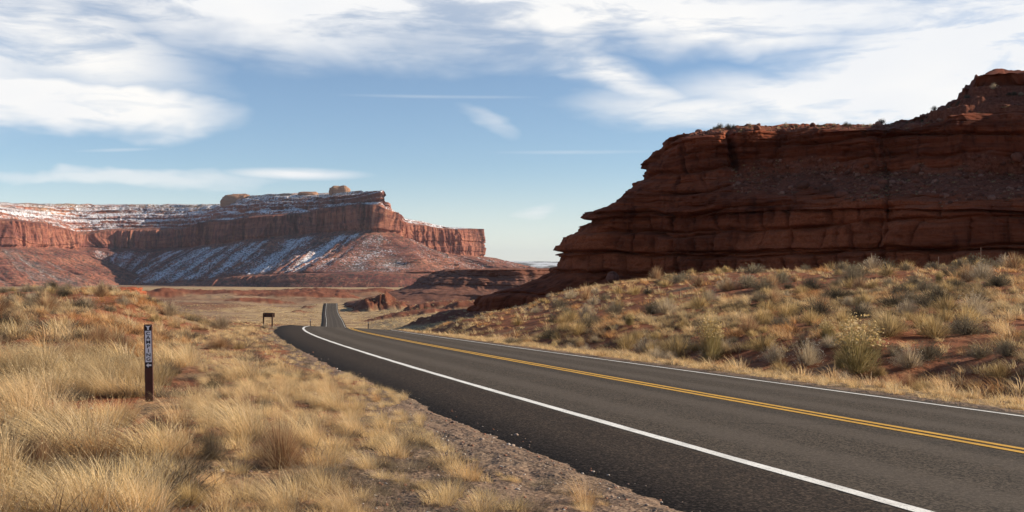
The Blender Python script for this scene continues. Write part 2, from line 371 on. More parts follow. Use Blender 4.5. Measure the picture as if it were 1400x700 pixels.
cp(850, 44, 462); cp(850, 64, 430); cp(850, 88, 400); cp(850, 112, 388); cp(850, 145, 392)
cp(740, 60, 456); cp(740, 84, 432); cp(740, 118, 412); cp(740, 160, 416)
cp(650, 86, 446); cp(650, 110, 434); cp(650, 140, 426); cp(650, 185, 432); cp(580, 130, 440)
cp(1650, 30, 465); cp(1650, 60, 372); cp(1650, 95, 364); cp(2600, 30, 460); cp(2600, 80, 362)
for i in range(0, len(RC), 40 if len(RC) > 400 else 20):
    q = RC[i]
    if q[1] > 800 or q[1] < -30: continue
    for o in ((-9, 9) if q[1] < 110 else (-16, 0, 16)):
        x, y = q[0] + RN[i, 0] * o, q[1] + RN[i, 1] * o
        if y > 2: ctl.append((x, y, q[2] + BANK[i] * o * .8 - (.25 if o > 0 and q[1] < 110 else 0)))
ctl = np.array(ctl)
def feat(x, y):
    r = np.hypot(x, y); a = np.clip(np.arctan2(x, np.maximum(y, 1e-3 * r + 1e-6)), -.75, .95)
    a = np.where(y < 0, np.sign(x) * .8, a)
    return np.stack([a * 3.2, np.log(r + 3.)], -1), r
def _phi(d): return d * d * np.log(d + 1e-9)
cf, cr = feat(ctl[:, 0], ctl[:, 1]); n_ = len(ctl)
A = np.zeros((n_ + 3, n_ + 3)); D_ = np.linalg.norm(cf[:, None] - cf[None], axis=2)
A[:n_, :n_] = _phi(D_) + np.eye(n_) * .002; Q = np.c_[np.ones(n_), cf]; A[:n_, n_:] = Q; A[n_:, :n_] = Q.T
Wt = np.linalg.solve(A, np.r_[ctl[:, 2] / (cr + 15), 0, 0, 0])
def nat(x, y):
    x = np.asarray(x, float).ravel(); y = np.asarray(y, float).ravel(); out = np.zeros(len(x)); f, r = feat(x, y)
    for k in range(0, len(x), 20000):
        g = f[k:k + 20000]; d = np.linalg.norm(g[:, None] - cf[None], axis=2)
        out[k:k + 20000] = _phi(d) @ Wt[:n_] + Wt[n_] + g @ Wt[n_ + 1:]
    z = out * (r + 15)
    back_ = sstep(0, -30, y) ; z = z * (1 - back_) + -1.6 * back_
    z = np.where(r > 5500, z * (1 - sstep(5500, 8000, r)) + -92 * sstep(5500, 8000, r), z)
    return z, r
# red mounds and low ridges of the valley: px, distance, half width (m), half depth (m), height (m)
MOUNDS = [(512, 660, 15, 40, 6.8), (545, 650, 15, 30, 4.2), (487, 640, 6, 20, 2.4), (600, 560, 22, 30, 4), (640, 520, 16, 24, 3.5), (430, 690, 10, 14, 2.0), (415, 620, 8, 10, 1.5), (560, 470, 24, 16, 2.2),
          (620, 330, 16, 18, 2.8), (660, 300, 12, 14, 2.2), (300, 1150, 120, 60, 5), (420, 1000, 60, 50, 5), (200, 900, 70, 50, 6), (60, 820, 80, 50, 5), (350, 780, 30, 25, 3), (120, 640, 30, 30, 4), (460, 1250, 110, 80, 6)]
def terrain(x, y, full=False):
    x = np.asarray(x, float).ravel(); y = np.asarray(y, float).ravel()
    z, r = nat(x, y); bi, off, zr = road_info(x, y)
    ao = np.abs(off)
    hum = fbm(x / 1.7, y / 1.7, o=3) * .10 + fbm(x / 6, y / 6, o=2) * .16
    z = z + hum * sstep(5.5, 10, ao) * (1 - sstep(150, 300, r))
    bad = ridge(x / 70, y / 70, o=5, g=.55) * 4.0 + fbm(x / 260, y / 260, o=3) * 5
    flatm = sstep(1700, 2100, r)
    z = z + bad * sstep(500, 900, r) * sstep(25, 90, ao) * (1 - flatm) + fbm(x / 25, y / 25, o=4) * .7 * sstep(120, 300, r) * sstep(12, 40, ao) * (1 - flatm)
    red = np.zeros_like(z)
    for px, D, wx, wy, hh in MOUNDS:
        cx = (px - 700) / F * D
        dd = np.hypot((x - cx) / wx, (y - D) / wy)
        if (dd < 1.5).any():
            dd = dd + fbm(x / (wx * .33), y / (wx * .33), o=5, g=.62) * .42
            q = 1 - sstep(.35, 1.1, dd); keep = sstep(7, 16, ao); z = z + q * hh * (1 + .25 * ridge(x / 6, y / 6, o=4, g=.6)) * keep; red = np.maximum(red, sstep(.02, .2, q) * keep)
    # distant high plateau
    far_ = sstep(9500, 15500, r); z = z + far_ * (92 + 26 * fbm(x / 3000, y / 3000, o=4)); z = z - 3.0 * sstep(18000, 30000, r) * 0
    # road bed
    farr = sstep(110, 200, r)
    rag = fbm(x * .9, y * .9, o=3) * .13 + fbm(x * 5, y * 5, o=3) * .07
    eL = -5.25; eR = 3.98
    inside = np.minimum(np.minimum(off - (eL + rag * (1 - farr)), off + 5.42), (eR + rag * .35 * (1 - farr)) - off)          # >0 on the asphalt
    bed = zr + np.where(inside > 0, -np.minimum(inside * .35, .12) - .004, np.minimum(-inside * .12, .014)) * (1 - farr) + farr * -.25
    bed = bed + (1 - farr) * np.where(off > 0, -.30 * sstep(5.6, 7.4, off), -.02 * sstep(-7, -9, off)) + (1 - farr) * sstep(0, -.15, inside) * np.abs(fbm(x * 3, y * 3, o=2)) * .022
    a1 = np.where(off > 0, 6.8, 7.0) + farr * 2; a2 = np.where(off > 0, 11.5, 12.5) + farr * 12
    wgt = 1 - sstep(0, 1, (ao - a1) / (a2 - a1)); wgt = wgt * (1 - sstep(760, 800, y))
    z = bed * wgt + z * (1 - wgt)
    if not full: return z
    return z, r, off, inside, red, bi
def hit(px, py, dmax=900., dmin=4.):
    """where a line of sight of the photograph meets the ground"""
    Y = np.exp(np.linspace(math.log(dmin), math.log(dmax), 900)); x = (px - 700) / F * Y; z = terrain(x, Y)
    zl = (HZ - py) / F * Y; k = np.nonzero(zl < z)[0]
    if len(k) == 0: return None
    k = k[0]; return float(x[k]), float(Y[k]), float(z[k])

def build_ground():
    fine = np.radians(np.arange(-31.5, 31.5, .085)); coarse_r = np.radians(np.concatenate([np.arange(31.5, 60, 1.5), np.arange(60, 180, 6)])); coarse_l = -coarse_r[::-1]
    aa = np.concatenate([coarse_l, fine, coarse_r]); 
    rr = np.concatenate([[.4, .8, 1.3, 2, 2.8, 3.6], np.exp(np.arange(math.log(4.4), math.log(130), .0065)), np.exp(np.arange(math.log(130), math.log(1500), .010)), np.exp(np.arange(math.log(1500), math.log(30000), .03))])
    Rg, Ag = np.meshgrid(rr, aa, indexing='ij'); x = (Rg * np.sin(Ag)).ravel(); y = (Rg * np.cos(Ag)).ravel()
    z, r, off, inside, red, bi = terrain(x, y, True)
    n, m = Rg.shape; V = np.stack([x, y, z], 1)
    fc = grid_faces(n, m); i = np.arange(n - 1); close = np.stack([i * m + m - 1, (i + 1) * m + m - 1, (i + 1) * m, i * m], 1)
    V = np.vstack([V, [0, 0, z[:m].mean()]]); j = np.arange(m); cap = np.stack([np.full(m, len(V) - 1), j, (j + 1) % m], 1)
    fcs = np.vstack([fc, close])[:, ::-1]
    left = off < 0; p1 = fbm(x / 2.2, y / 2.2, o=3); p2 = fbm(x / 7, y / 7, o=3)
    straw = np.where(left, .30 + .45 * p1 + .55 * p2, .20 + .35 * p1 + .35 * p2)
    straw = np.where((off > 3.9) & (off < 6.2), .9, straw)
    straw = np.where((left) & (off > -8.5), .42 + .3 * p1, straw)
    gravel = np.where(left, sstep(-.9, .1, off - (-5.45 - .9 * sstep(17, 6.5, y)) + p2 * .7 + p1 * .5), (off < 4.35) * 1.)
    gravel = np.where(np.abs(off) > 12, 0, gravel) * (1 - sstep(110, 200, r))
    # gravel pullout spreads in front of the camera
    farm = sstep(110, 230, r)
    flat = .18 + .35 * fbm(x / 90, y / 90, o=3) + .62 * (1 - sstep(30, 110, np.abs(off - 10))) * (r < 760) + .35 * (np.arctan2(x, y) > -.16) * (r < 640)
    flat = np.where(r > 1500, .15 + 1.0 * sstep(1500, 2000, r) * (1 - sstep(2600, 3400, r)), flat) - .35 * (r > 720) * (r < 1500)
    flat = np.where((np.abs(off) < 14) & (r < 760), 1., flat)
    hor = sstep(6000, 9500, r)
    pad = lambda a: np.append(a, a[0])
    me = mesh_np('ground', V, [fcs, cap], mat_ground(), True, dict(straw=pad(np.clip(straw, 0, 1)), gravel=pad(np.clip(gravel, 0, 1)), far=pad(farm), flat=pad(np.clip(flat, 0, 1.3)), red=pad(red), horizon=pad(hor)))
    obj('ground', me, kind='structure')
build_ground()

def strip(name, offs, mat, lift=0., i0=0, i1=None, wob=0., skirt=False, attr=True):
    i1 = i1 or len(RC); ii = np.arange(i0, i1); R = RC[ii]; Nn = RN[ii]; B = BANK[ii]
    offs = np.asarray(offs, float); O = np.repeat(offs[None], len(ii), 0)
    if wob: 
        for k in range(len(offs)): O[:, k] += wob * (vnoise(ii * .9, ii * 0 + k * 7.7 + offs[k]) + .6 * vnoise(ii * .11, ii * 0 + offs[k] * 3.3))
    X = R[:, None, 0] + Nn[:, None, 0] * O; Y = R[:, None, 1] + Nn[:, None, 1] * O; Z = R[:, None, 2] + B[:, None] * O + lift
    if skirt: Z -= .34 * sstep(5.42, 5.70, -O) + .10 * sstep(4.1, 4.3, O); Z[:, 0] -= .3; Z[:, -1] -= .3
    f = grid_faces(len(ii), len(offs))
    me = mesh_np(name, np.stack([X, Y, Z], -1).reshape(-1, 3), f, mat, True, dict(off=O.ravel()))
    return me
obj('road', strip('road', [-5.95, -5.85, -5.65, -5.42, -4.4, -3.6, -1.8, 0, 1.8, 3.6, 4.08, 4.2, 4.3], mat_asphalt(), skirt=True), kind='structure')
M_WHITE = mat_paint('white road paint', (.80, .78, .73)); M_YEL = mat_paint('yellow road paint', (.62, .335, .035))
fine_i = int(np.argmax(RC[:, 1] > 110)); 
mk = empty('road_marking', kind='structure')
def marking(name, a, b_, mat, i1=None):
    me = strip(name, [a, (a + b_) / 2, b_], mat, .005, wob=.012, i1=i1); obj(name, me, mk)
marking('left_edge_line', -3.67, -3.53, M_WHITE); marking('right_edge_line', 3.54, 3.66, M_WHITE)
marking('centre_line', -.20, -.055, M_YEL, fine_i + 20); marking('centre_line', .055, .20, M_YEL, fine_i + 20)

# ------------------------------------------------------------------ lofted rock masses: outline in plan + table of (inward distance, photo row) per column
def interp_cols(keys, tabs, u):
    keys = np.asarray(keys, float); tabs = np.asarray(tabs, float)
    i = np.clip(np.searchsorted(keys, u) - 1, 0, len(keys) - 2); t = np.clip((u - keys[i]) / (keys[i + 1] - keys[i]), 0, 1)
    t = t * t * (3 - 2 * t)
    return tabs[i] * (1 - t)[:, None, None] + tabs[i + 1] * t[:, None, None]
def loft(outline, inward, keys, tabs, nu, nv, vw=None):
    """outline: list (px, D); inward: list of unit-ish vectors per outline point; keys/tabs indexed by outline parameter. returns pos(nu,nv,3), inward n, arc, level"""
    O = np.array([((p - 700) / F * D, D) for p, D in outline]); I = np.array(inward, float)
    t = np.arange(len(O)); K3 = np.c_[O, t]
    seg = np.linalg.norm(np.diff(O, axis=0), axis=1); arc = np.r_[0, np.cumsum(seg)]
    ua = np.linspace(0, arc[-1], nu)
    # smooth (Catmull-Rom style) resampling
    def cr(vals):
        m = np.gradient(vals, arc, axis=0); i = np.clip(np.searchsorted(arc, ua) - 1, 0, len(arc) - 2); h = arc[i + 1] - arc[i]; q = (ua - arc[i]) / h
        if vals.ndim > 1: q = q[:, None]; h = h[:, None]
        return (2 * q ** 3 - 3 * q ** 2 + 1) * vals[i] + (q ** 3 - 2 * q ** 2 + q) * h * m[i] + (-2 * q ** 3 + 3 * q ** 2) * vals[i + 1] + (q ** 3 - q ** 2) * h * m[i + 1]
    Pp = cr(O); In = cr(I); In /= np.linalg.norm(In, axis=1)[:, None]; tp = np.interp(ua, arc, t)
    T = interp_cols(keys, tabs, tp)                                # nu, levels, 2
    L = T.shape[1]; lw = np.asarray(vw if vw is not None else np.ones(L - 1), float); lc = np.r_[0, np.cumsum(lw)]
    lv = np.interp(np.linspace(0, lc[-1], nv), lc, np.arange(L)); k = np.clip(lv.astype(int), 0, L - 2); q = (lv - k)[None, :, None]
    G = T[:, k] * (1 - q) + T[:, k + 1] * q
    d, row = G[..., 0], G[..., 1]
    XY = Pp[:, None] + In[:, None] * d[..., None]
    Z = (HZ - row) / F * XY[..., 1]
    return np.dstack([XY, Z]), In, ua, lv, tp
def push(Pos, In, disp):
    Q = Pos.copy(); Q[..., 0] -= In[:, None, 0] * disp; Q[..., 1] -= In[:, None, 1] * disp; return Q

# ---- the big dark red butte on the right
def build_butte():
    T_ = [(-14, 425), (-12.3, 406), (-9.2, 399), (-5.5, 392), (-1.8, 382), (-.2, 374), (.2, 358), (1.6, 349), (3.1, 345.5), (1.5, 343), (2.8, 326), (5.2, 311), (7.6, 304.5), (8, 301.5), (5.7, 299), (6.1, 292.5), (9, 289),
          (13.0, 281), (13.1, 274), (14.8, 263), (16.0, 250), (17.5, 246), (17.2, 228), (19.2, 211), (20.5, 200), (22, 190), (25, 184.5), (29, 181), (33, 180.5), (35, 180.5), (60, 181)]
    Ts = [(a, b) for a, b in T_]
    A_ = [(-8, 412), (-6, 401), (-4, 394), (-2, 387), (-.6, 380), (0, 374), (.2, 360), (.6, 347.5), (1.5, 345.5), (.5, 343), (.9, 325), (1.6, 309), (2.2, 301), (2.8, 297), (1.3, 294), (1.8, 285), (3.4, 279),
          (4.5, 268), (4.6, 262), (6, 255), (7.3, 248), (8, 244), (8.5, 226), (9.1, 210), (9.6, 199), (10.3, 189), (12, 183.5), (16, 180), (20, 179.5), (24, 179.5), (60, 180)]
    B_ = [(-7, 405), (-5, 397), (-3.5, 390), (-2, 384), (-.6, 378), (0, 371), (.3, 357), (.8, 343.5), (1.6, 341), (.7, 339), (1.2, 322), (1.6, 306), (2.1, 292), (3.0, 289), (1.5, 287), (2.2, 276), (4, 270),
          (6.4, 264), (8.8, 256), (11.5, 248), (14, 241), (14.9, 237), (15.3, 221), (15.7, 205), (16, 193), (16.5, 182), (17.8, 177), (21, 174), (25, 173), (30, 173), (70, 174)]
    def rim(tab, *last):
        t = [list(v) for v in tab]; t[-len(last):] = [list(v) for v in last]; return t
    Cc = rim(B_, (15.2, 223), (15.7, 208), (16.1, 196), (16.8, 184), (19, 179), (23, 175), (27, 174), (31, 174), (70, 175))
    D1 = rim(B_, (15.2, 220), (15.7, 202), (16.1, 190), (16.8, 179), (19, 173), (23, 168.5), (27, 167), (31, 166), (70, 166))
    D2 = rim(B_, (15.0, 217), (15.6, 196), (16.1, 182), (16.8, 171), (19, 163), (23, 155.5), (27, 153), (31, 151.5), (70, 152))
    D3 = rim(B_, (15.0, 213), (15.6, 190), (16.1, 175), (16.8, 163), (19, 154), (23, 144), (27, 139), (31, 137), (70, 138))
    D4 = rim(B_, (14.8, 212), (15.4, 188), (16.0, 171), (17.0, 158), (20, 148), (25, 131), (28, 121), (29, 116), (70, 117))
    D5 = rim(B_, (14.8, 212), (15.4, 187), (16.0, 169), (17.0, 156), (20, 147), (25, 127), (28.5, 112), (27.6, 104), (70, 103))
    E_ = rim(B_, (14.6, 210), (15.2, 185), (15.8, 167), (17.0, 153), (21, 141), (26, 124), (29.5, 106), (29, 95), (70, 94))
    G_ = rim(B_, (14.6, 210), (15.2, 180), (15.8, 160), (17.0, 145), (21, 133), (26, 110), (29.5, 90), (29, 80), (70, 78))
    pts = [(845, 300), (800, 250), (768, 215), (750, 192), (757, 180), (790, 172), (850, 166), (950, 156), (1050, 147), (1130, 141), (1190, 137), (1212, 138), (1240, 135), (1280, 131), (1305, 129), (1322, 127.5), (1333, 127), (1365, 125), (1410, 122), (1560, 114), (1760, 106), (1900, 125)]
    T0 = [(A_[i][0] if i > 5 else -1.5, T_[i][1]) for i in range(31)]
    tabs = [T0, T0, T0, T0, T0, T0, A_, A_, B_, B_, B_, Cc, D1, D2, D3, D4, D5, E_, E_, G_, G_, G_]
    O = np.array([((p - 700) / F * D, D) for p, D in pts]); inw = []
    for i, (p, D) in enumerate(pts):
        rad = O[i] / np.linalg.norm(O[i]); side = np.array([1., .10])
        wgt = [0, 0, 0, 0, .12, .45, .85][i] if i < 7 else 1.
        v = rad; inw.append(v / np.linalg.norm(v))
    lw = np.ones(30); lw[:6] = .8; lw[27:] = .7; lw[5:26] = 1.5
    Pos, In, ua, lv, tp = loft(pts, inw, np.arange(len(pts)), tabs, 1500, 420, lw)
    # the left end steps back bed by bed: every level starts at its own azimuth
    dT = np.interp(lv, np.arange(31), np.array([q[0] for q in T_])); S = 750 + 7.8 * dT; S = S[None]
    Yd = Pos[..., 1]; row0 = HZ - F * Pos[..., 2] / Yd; p0 = 700 + F * Pos[..., 0] / Yd
    fr_ = tp[:, None] >= 3; sp_ = np.maximum(p0 - S, 0) + 16 * np.log1p(np.exp(-np.abs(p0 - S) / 16))
    ptip = float(pts[3][0]); p1 = np.where(S > ptip, S + sp_, p0 + (S - ptip) * np.exp(-np.maximum(p0 - ptip, 0) / 110))
    p1 = np.where(fr_, p1, p0 + (S + 12 * (S > ptip) - ptip))
    Yn = Yd + np.where(fr_, np.maximum(p1 - p0, 0) * .10, np.maximum(S - ptip, 0) * .10); Pos = np.dstack([(p1 - 700) / F * Yn, Yn, (HZ - row0) / F * Yn])
    X, Y, Z = Pos[..., 0], Pos[..., 1], Pos[..., 2]; U = np.repeat(ua[:, None], Z.shape[1], 1)
    dip = Z - .012 * U + fbm(U / 40, Z / 25, o=2) * 1.2
    lvg = np.repeat(lv[None], len(ua), 0)
    frontw = np.repeat(sstep(4.0, 6.5, tp)[:, None], Z.shape[1], 1)
    lvn = lvg + fbm(U / 7, Z / 3, o=4) * 2.6; tpg_ = np.repeat(tp[:, None], Z.shape[1], 1)
    rub = sstep(14.8, 17.8, lvn + .8 * sstep(8, 12, tpg_)) * (1 - sstep(20.2, 21.4, lvn - .8)) * frontw * sstep(6.6, 8.5, np.repeat(tp[:, None], Z.shape[1], 1)) + sstep(25.4, 26, lvg) * (1 - sstep(27.4, 28, lvg)) * frontw
    lvgx = lvg[None] if lvg.ndim == 1 else lvg; rub = np.clip(rub, 0, 1); hard = 1 - .75 * rub
    # horizontal strata: ledges sticking out and thin soft beds eaten back
    def beds(t, amp, f):
        q = dip * f + .35 * fbm(U / 14, dip * 0 + t, o=3); k = np.floor(q); fr = q - k
        hgt = _h(k, k * 0 + t, k * 0); prof = np.minimum(1, np.minimum(fr, 1 - fr) * 7) ** .6
        return amp * (hgt - .5 + (prof - 1) * .9)
    massive = sstep(15.5, 13, lvg)                       # the lower beds are thick and blocky, the upper ones thin
    bm_ = .30 + .9 * sstep(-.25, .35, fbm(U / 18 + 7, Z / 7, o=3)); bm2 = sstep(-.1, .3, fbm(U / 9 + 3, Z / 4, o=3))
    disp = (beds(1, 1.6, .30) * bm_ + beds(2, .7, .95) * (1 - .75 * massive) * bm2 + beds(5, .32, 2.6) * (1 - .8 * massive) * (1 - bm2 * .6)) * hard
    # blocks split by vertical joints, offset bed by bed
    def blocks(wd, ht, amp, t):
        row = np.floor(dip / ht); shift = _h(row, row * 0 + t, row * 0 + 4) * 11
        cid, e = cells((U / wd) + shift + .12 * fbm(U / 3, Z / 3, o=2), row * 1.0 + .5 + (dip / ht - row - .5) * .25, .75)
        return amp * (cid - .5) - amp * .45 * (1 - sstep(0, .08, e))
    msk = sstep(-.3, .35, fbm(U / 16, Z / 9, o=2))
    def brick(w_, h_, amp, dep, t):
        row = np.floor(dip / h_ + .06 * fbm(U / 5, Z / 5, o=2)); c_ = U / w_ * (.75 + .6 * _h(row, row * 0 + t, row * 0)) + _h(row, row * 0 + t, row * 0 + 4) * 11 + .22 * fbm(U / 4 + row * 3.7, Z / 6, o=3) + .10 * (dip / h_ - row) * (_h(row, row * 0 + 2, row) * 4 - 2)
        c_ = c_ + .35 * vnoise(c_ * .9 + row * 5.1, row * 0 + .5); col = np.floor(c_); fr = c_ - col; e = np.minimum(fr, 1 - fr) * w_; fz = dip / h_ - np.floor(dip / h_); ez = np.minimum(fz, 1 - fz) * h_
        cid = _h(col, row, col * 0 + t); ec = np.minimum(e, ez); rnd = np.clip(1 - ec / .9, 0, 1) ** 2.2
        return amp * (cid - .5) - dep * .55 * rnd * (.4 + cid) - dep * np.exp(-(ec / .16) ** 2) * (.4 + .6 * (_h(col, row, col * 0 + t + 5) > .35))
    disp += massive * brick(5.2, 3.7, 1.2, .9, 3) + (1 - massive) * hard * brick(3.4, 1.9, .8, .35, 6) + massive * brick(13, 7.4, 1.6, .3, 8) + hard * brick(1.5, .8, .25, .12, 11)
    disp += blocks(17, 9, 1.2, 5) * hard * (1 - massive)
    disp += ridge(U / 9 + .3 * Z / 9, Z / 26, o=4) * 1.0 * hard + fbm(X / 3, Y / 3, Z / 2.2, o=4) * .7 + fbm(X * 1.2, Y * 1.2, Z * 1.6, o=4, g=.6) * .34
    # deep vertical clefts of the upper cliff
    up = sstep(20.8, 22, lvg) * (1 - sstep(26, 27.5, lvg))
    for u0, wd, dp in ((.0, 0, 0),): pass
    cleft = -(1 - sstep(0, .22, np.abs(vnoise(U / 9.5 + .03 * Z, U * 0 + 4.2)))) * 3.0 * up * frontw
    disp += cleft + fbm(U / 16, Z / 50, o=3) * 4.2 * frontw + fbm(U / 5, Z / 12, o=3) * 1.0 * up
    disp += fbm(X / 1.1, Y / 1.1, Z / 1.0, o=2) * .5 * rub
    fade = 1 - .5 * sstep(27.5, 28.5, lvg)
    tipk = np.where(frontw < .5, .7, 1.)
    def blur(a, k, ax):
        c = np.cumsum(np.concatenate([np.repeat(np.take(a, [0], ax), k, ax), a, np.repeat(np.take(a, [-1], ax), k, ax)], ax), ax); n = a.shape[ax]
        hi_ = np.take(c, np.arange(2 * k, 2 * k + n), ax); lo_ = np.take(c, np.arange(0, n), ax); return (hi_ - lo_) / (2 * k)
    dU = np.gradient(Pos, axis=0); dU = blur(dU, 18, 0); hn = np.dstack([dU[..., 1], -dU[..., 0]]); hn /= np.linalg.norm(hn, axis=2)[..., None] + 1e-9
    sgn = np.sign(-(hn[..., 0] * In[:, None, 0] + hn[..., 1] * In[:, None, 1])); sgn = np.where(tp[:, None] > 5, sgn, np.sign(np.median(sgn[tp > 6])))
    hn = hn * sgn[..., None]; dd_ = disp * fade * tipk
    sil = np.exp(-((p1 - S) / 40) ** 2) * (np.repeat(tp[:, None], Z.shape[1], 1) > 0) * sstep(5, 6, lvg)
    dd_ = dd_ * (1 - .55 * sil) + sil * (2.0 * (_h(np.floor(Z / 2.6 + .5 * vnoise(Z * .3, Z * 0)), Z * 0 + 7, Z * 0) - .5) + fbm(X / 3.2, Y / 5, Z / 2.4, o=5, g=.6) * 1.5)
    Q = Pos.copy(); Q[..., :2] += hn * dd_[..., None]
    Q[..., 2] += sstep(26.5, 28, lvg) * (fbm(X / 4, Y / 4, o=4) * .55 + .35 * ridge(X / 1.7, Y / 1.7, o=3)) + rub * fbm(X * .8, Y * .8, Z, o=3) * .45 - .0
    Q[..., 2] += (fbm(X / 5, Y / 5, Z / 5, o=2) * .35)
    tr = sstep(25, 26, lvg)[None] if False else sstep(25, 26, lvgx) * sstep(1225, 1270, p1)
    zq = Q[..., 2] + fbm(X / 6, Y / 6, o=2) * .8; ter = np.floor(zq / 1.9) * 1.9 + 1.9 * sstep(.62, .98, zq / 1.9 - np.floor(zq / 1.9)); Q[..., 2] += (ter - zq) * tr * .85 + tr * fbm(X / 1.6, Y / 1.6, o=3) * .35
    me = mesh_np('butte', Q.reshape(-1, 3), grid_faces(*Z.shape)[:, ::-1], mat_rock('dark red sandstone', (.105, .024, .010), (.27, .070, .029), (.18, .040, .015), .55, low=(.47, .125, .050), rubc=((.11, .038, .022), (.27, .10, .06)), detail=1., bdist=.45), True, dict(rubble_shade=rub.ravel() * .7, low=(sstep(18, 14, lvg) * .75 * sstep(-.5, .3, fbm(U / 12, Z / 4, o=3)) * sstep(3, 7, lvg)).ravel()))
    obj('butte', me, kind='structure', label='dark red layered sandstone butte rising behind the grassy bank', cat='butte')
    return Q, lv, tp, rub
BQ, BLV, BTP, BRUB = build_butte()

# ---- the low red hill between butte and far road
def build_hill():
    Tt = [(-85, 440), (-66, 414), (-50, 407), (-30, 398), (-16, 389), (-7, 379.5), (-1.5, 374.5), (-.5, 370.5), (2.5, 368.3), (60, 367), (160, 368)]
    Ft = [(-62, 436), (-52, 417), (-42, 411), (-34, 402), (-15, 393), (-8, 383), (-2, 379), (0, 373), (2.5, 368.5), (60, 366.5), (160, 368)]
    pts = [(700, 1000), (640, 900), (611, 800), (609, 745), (625, 705), (660, 680), (700, 672), (760, 680), (830, 700), (900, 720)]
    tabs = [Tt, Tt, Tt, Tt, Tt, Ft, Ft, Ft, Ft, Ft]
    O = np.array([((p - 700) / F * D, D) for p, D in pts]); inw = []
    for i in range(len(pts)):
        rad = O[i] / np.linalg.norm(O[i]); wgt = [0, 0, 0, .1, .5, .95, 1, 1, 1, 1][i]; v = np.array([1., -.05]) * (1 - wgt) + rad * wgt; inw.append(v / np.linalg.norm(v))
    Pos, In, ua, lv, tp = loft(pts, inw, np.arange(len(pts)), tabs, 700, 200)
    X, Y, Z = Pos[..., 0], Pos[..., 1], Pos[..., 2]; U = np.repeat(ua[:, None], Z.shape[1], 1); lvg = np.repeat(lv[None], len(ua), 0)
    dip = Z + fbm(U / 60, Z / 10, o=2) * 1.5
    q = dip * .33; k = np.floor(q); fr = q - k; disp = 2.6 * (_h(k, k * 0, k * 0) - .5) + np.minimum(1, np.minimum(fr, 1 - fr) * 6) * 1.2
    disp += ridge(U / 38 + .2 * fbm(U / 20, Z / 5, o=2), Z / 60, o=4) * 8 * (1 - sstep(6, 8, lvg)) + ridge(U / 14, Z / 20, o=4) * 2.4 + fbm(X / 5, Y / 5, Z / 3, o=4) * 2.0
    Q = push(Pos, In, disp * (1 - sstep(8, 9, lvg))); Q[..., 2] += fbm(X / 14, Y / 14, Z / 14, o=4) * 1.8 * (1 - sstep(7, 8.5, lvg)) + fbm(X / 9, Y / 9, o=3) * .35
    me = mesh_np('hill', Q.reshape(-1, 3), grid_faces(*Z.shape)[:, ::-1], mat_rock('red mudstone', (.16, .062, .038), (.30, .125, .078), (.21, .088, .056), .28, detail=.35, bdist=1.2), True, dict(rubble_shade=(1 - sstep(6, 7, lvg)).ravel() * .35))
    obj('hill', me, kind='structure')
build_hill()

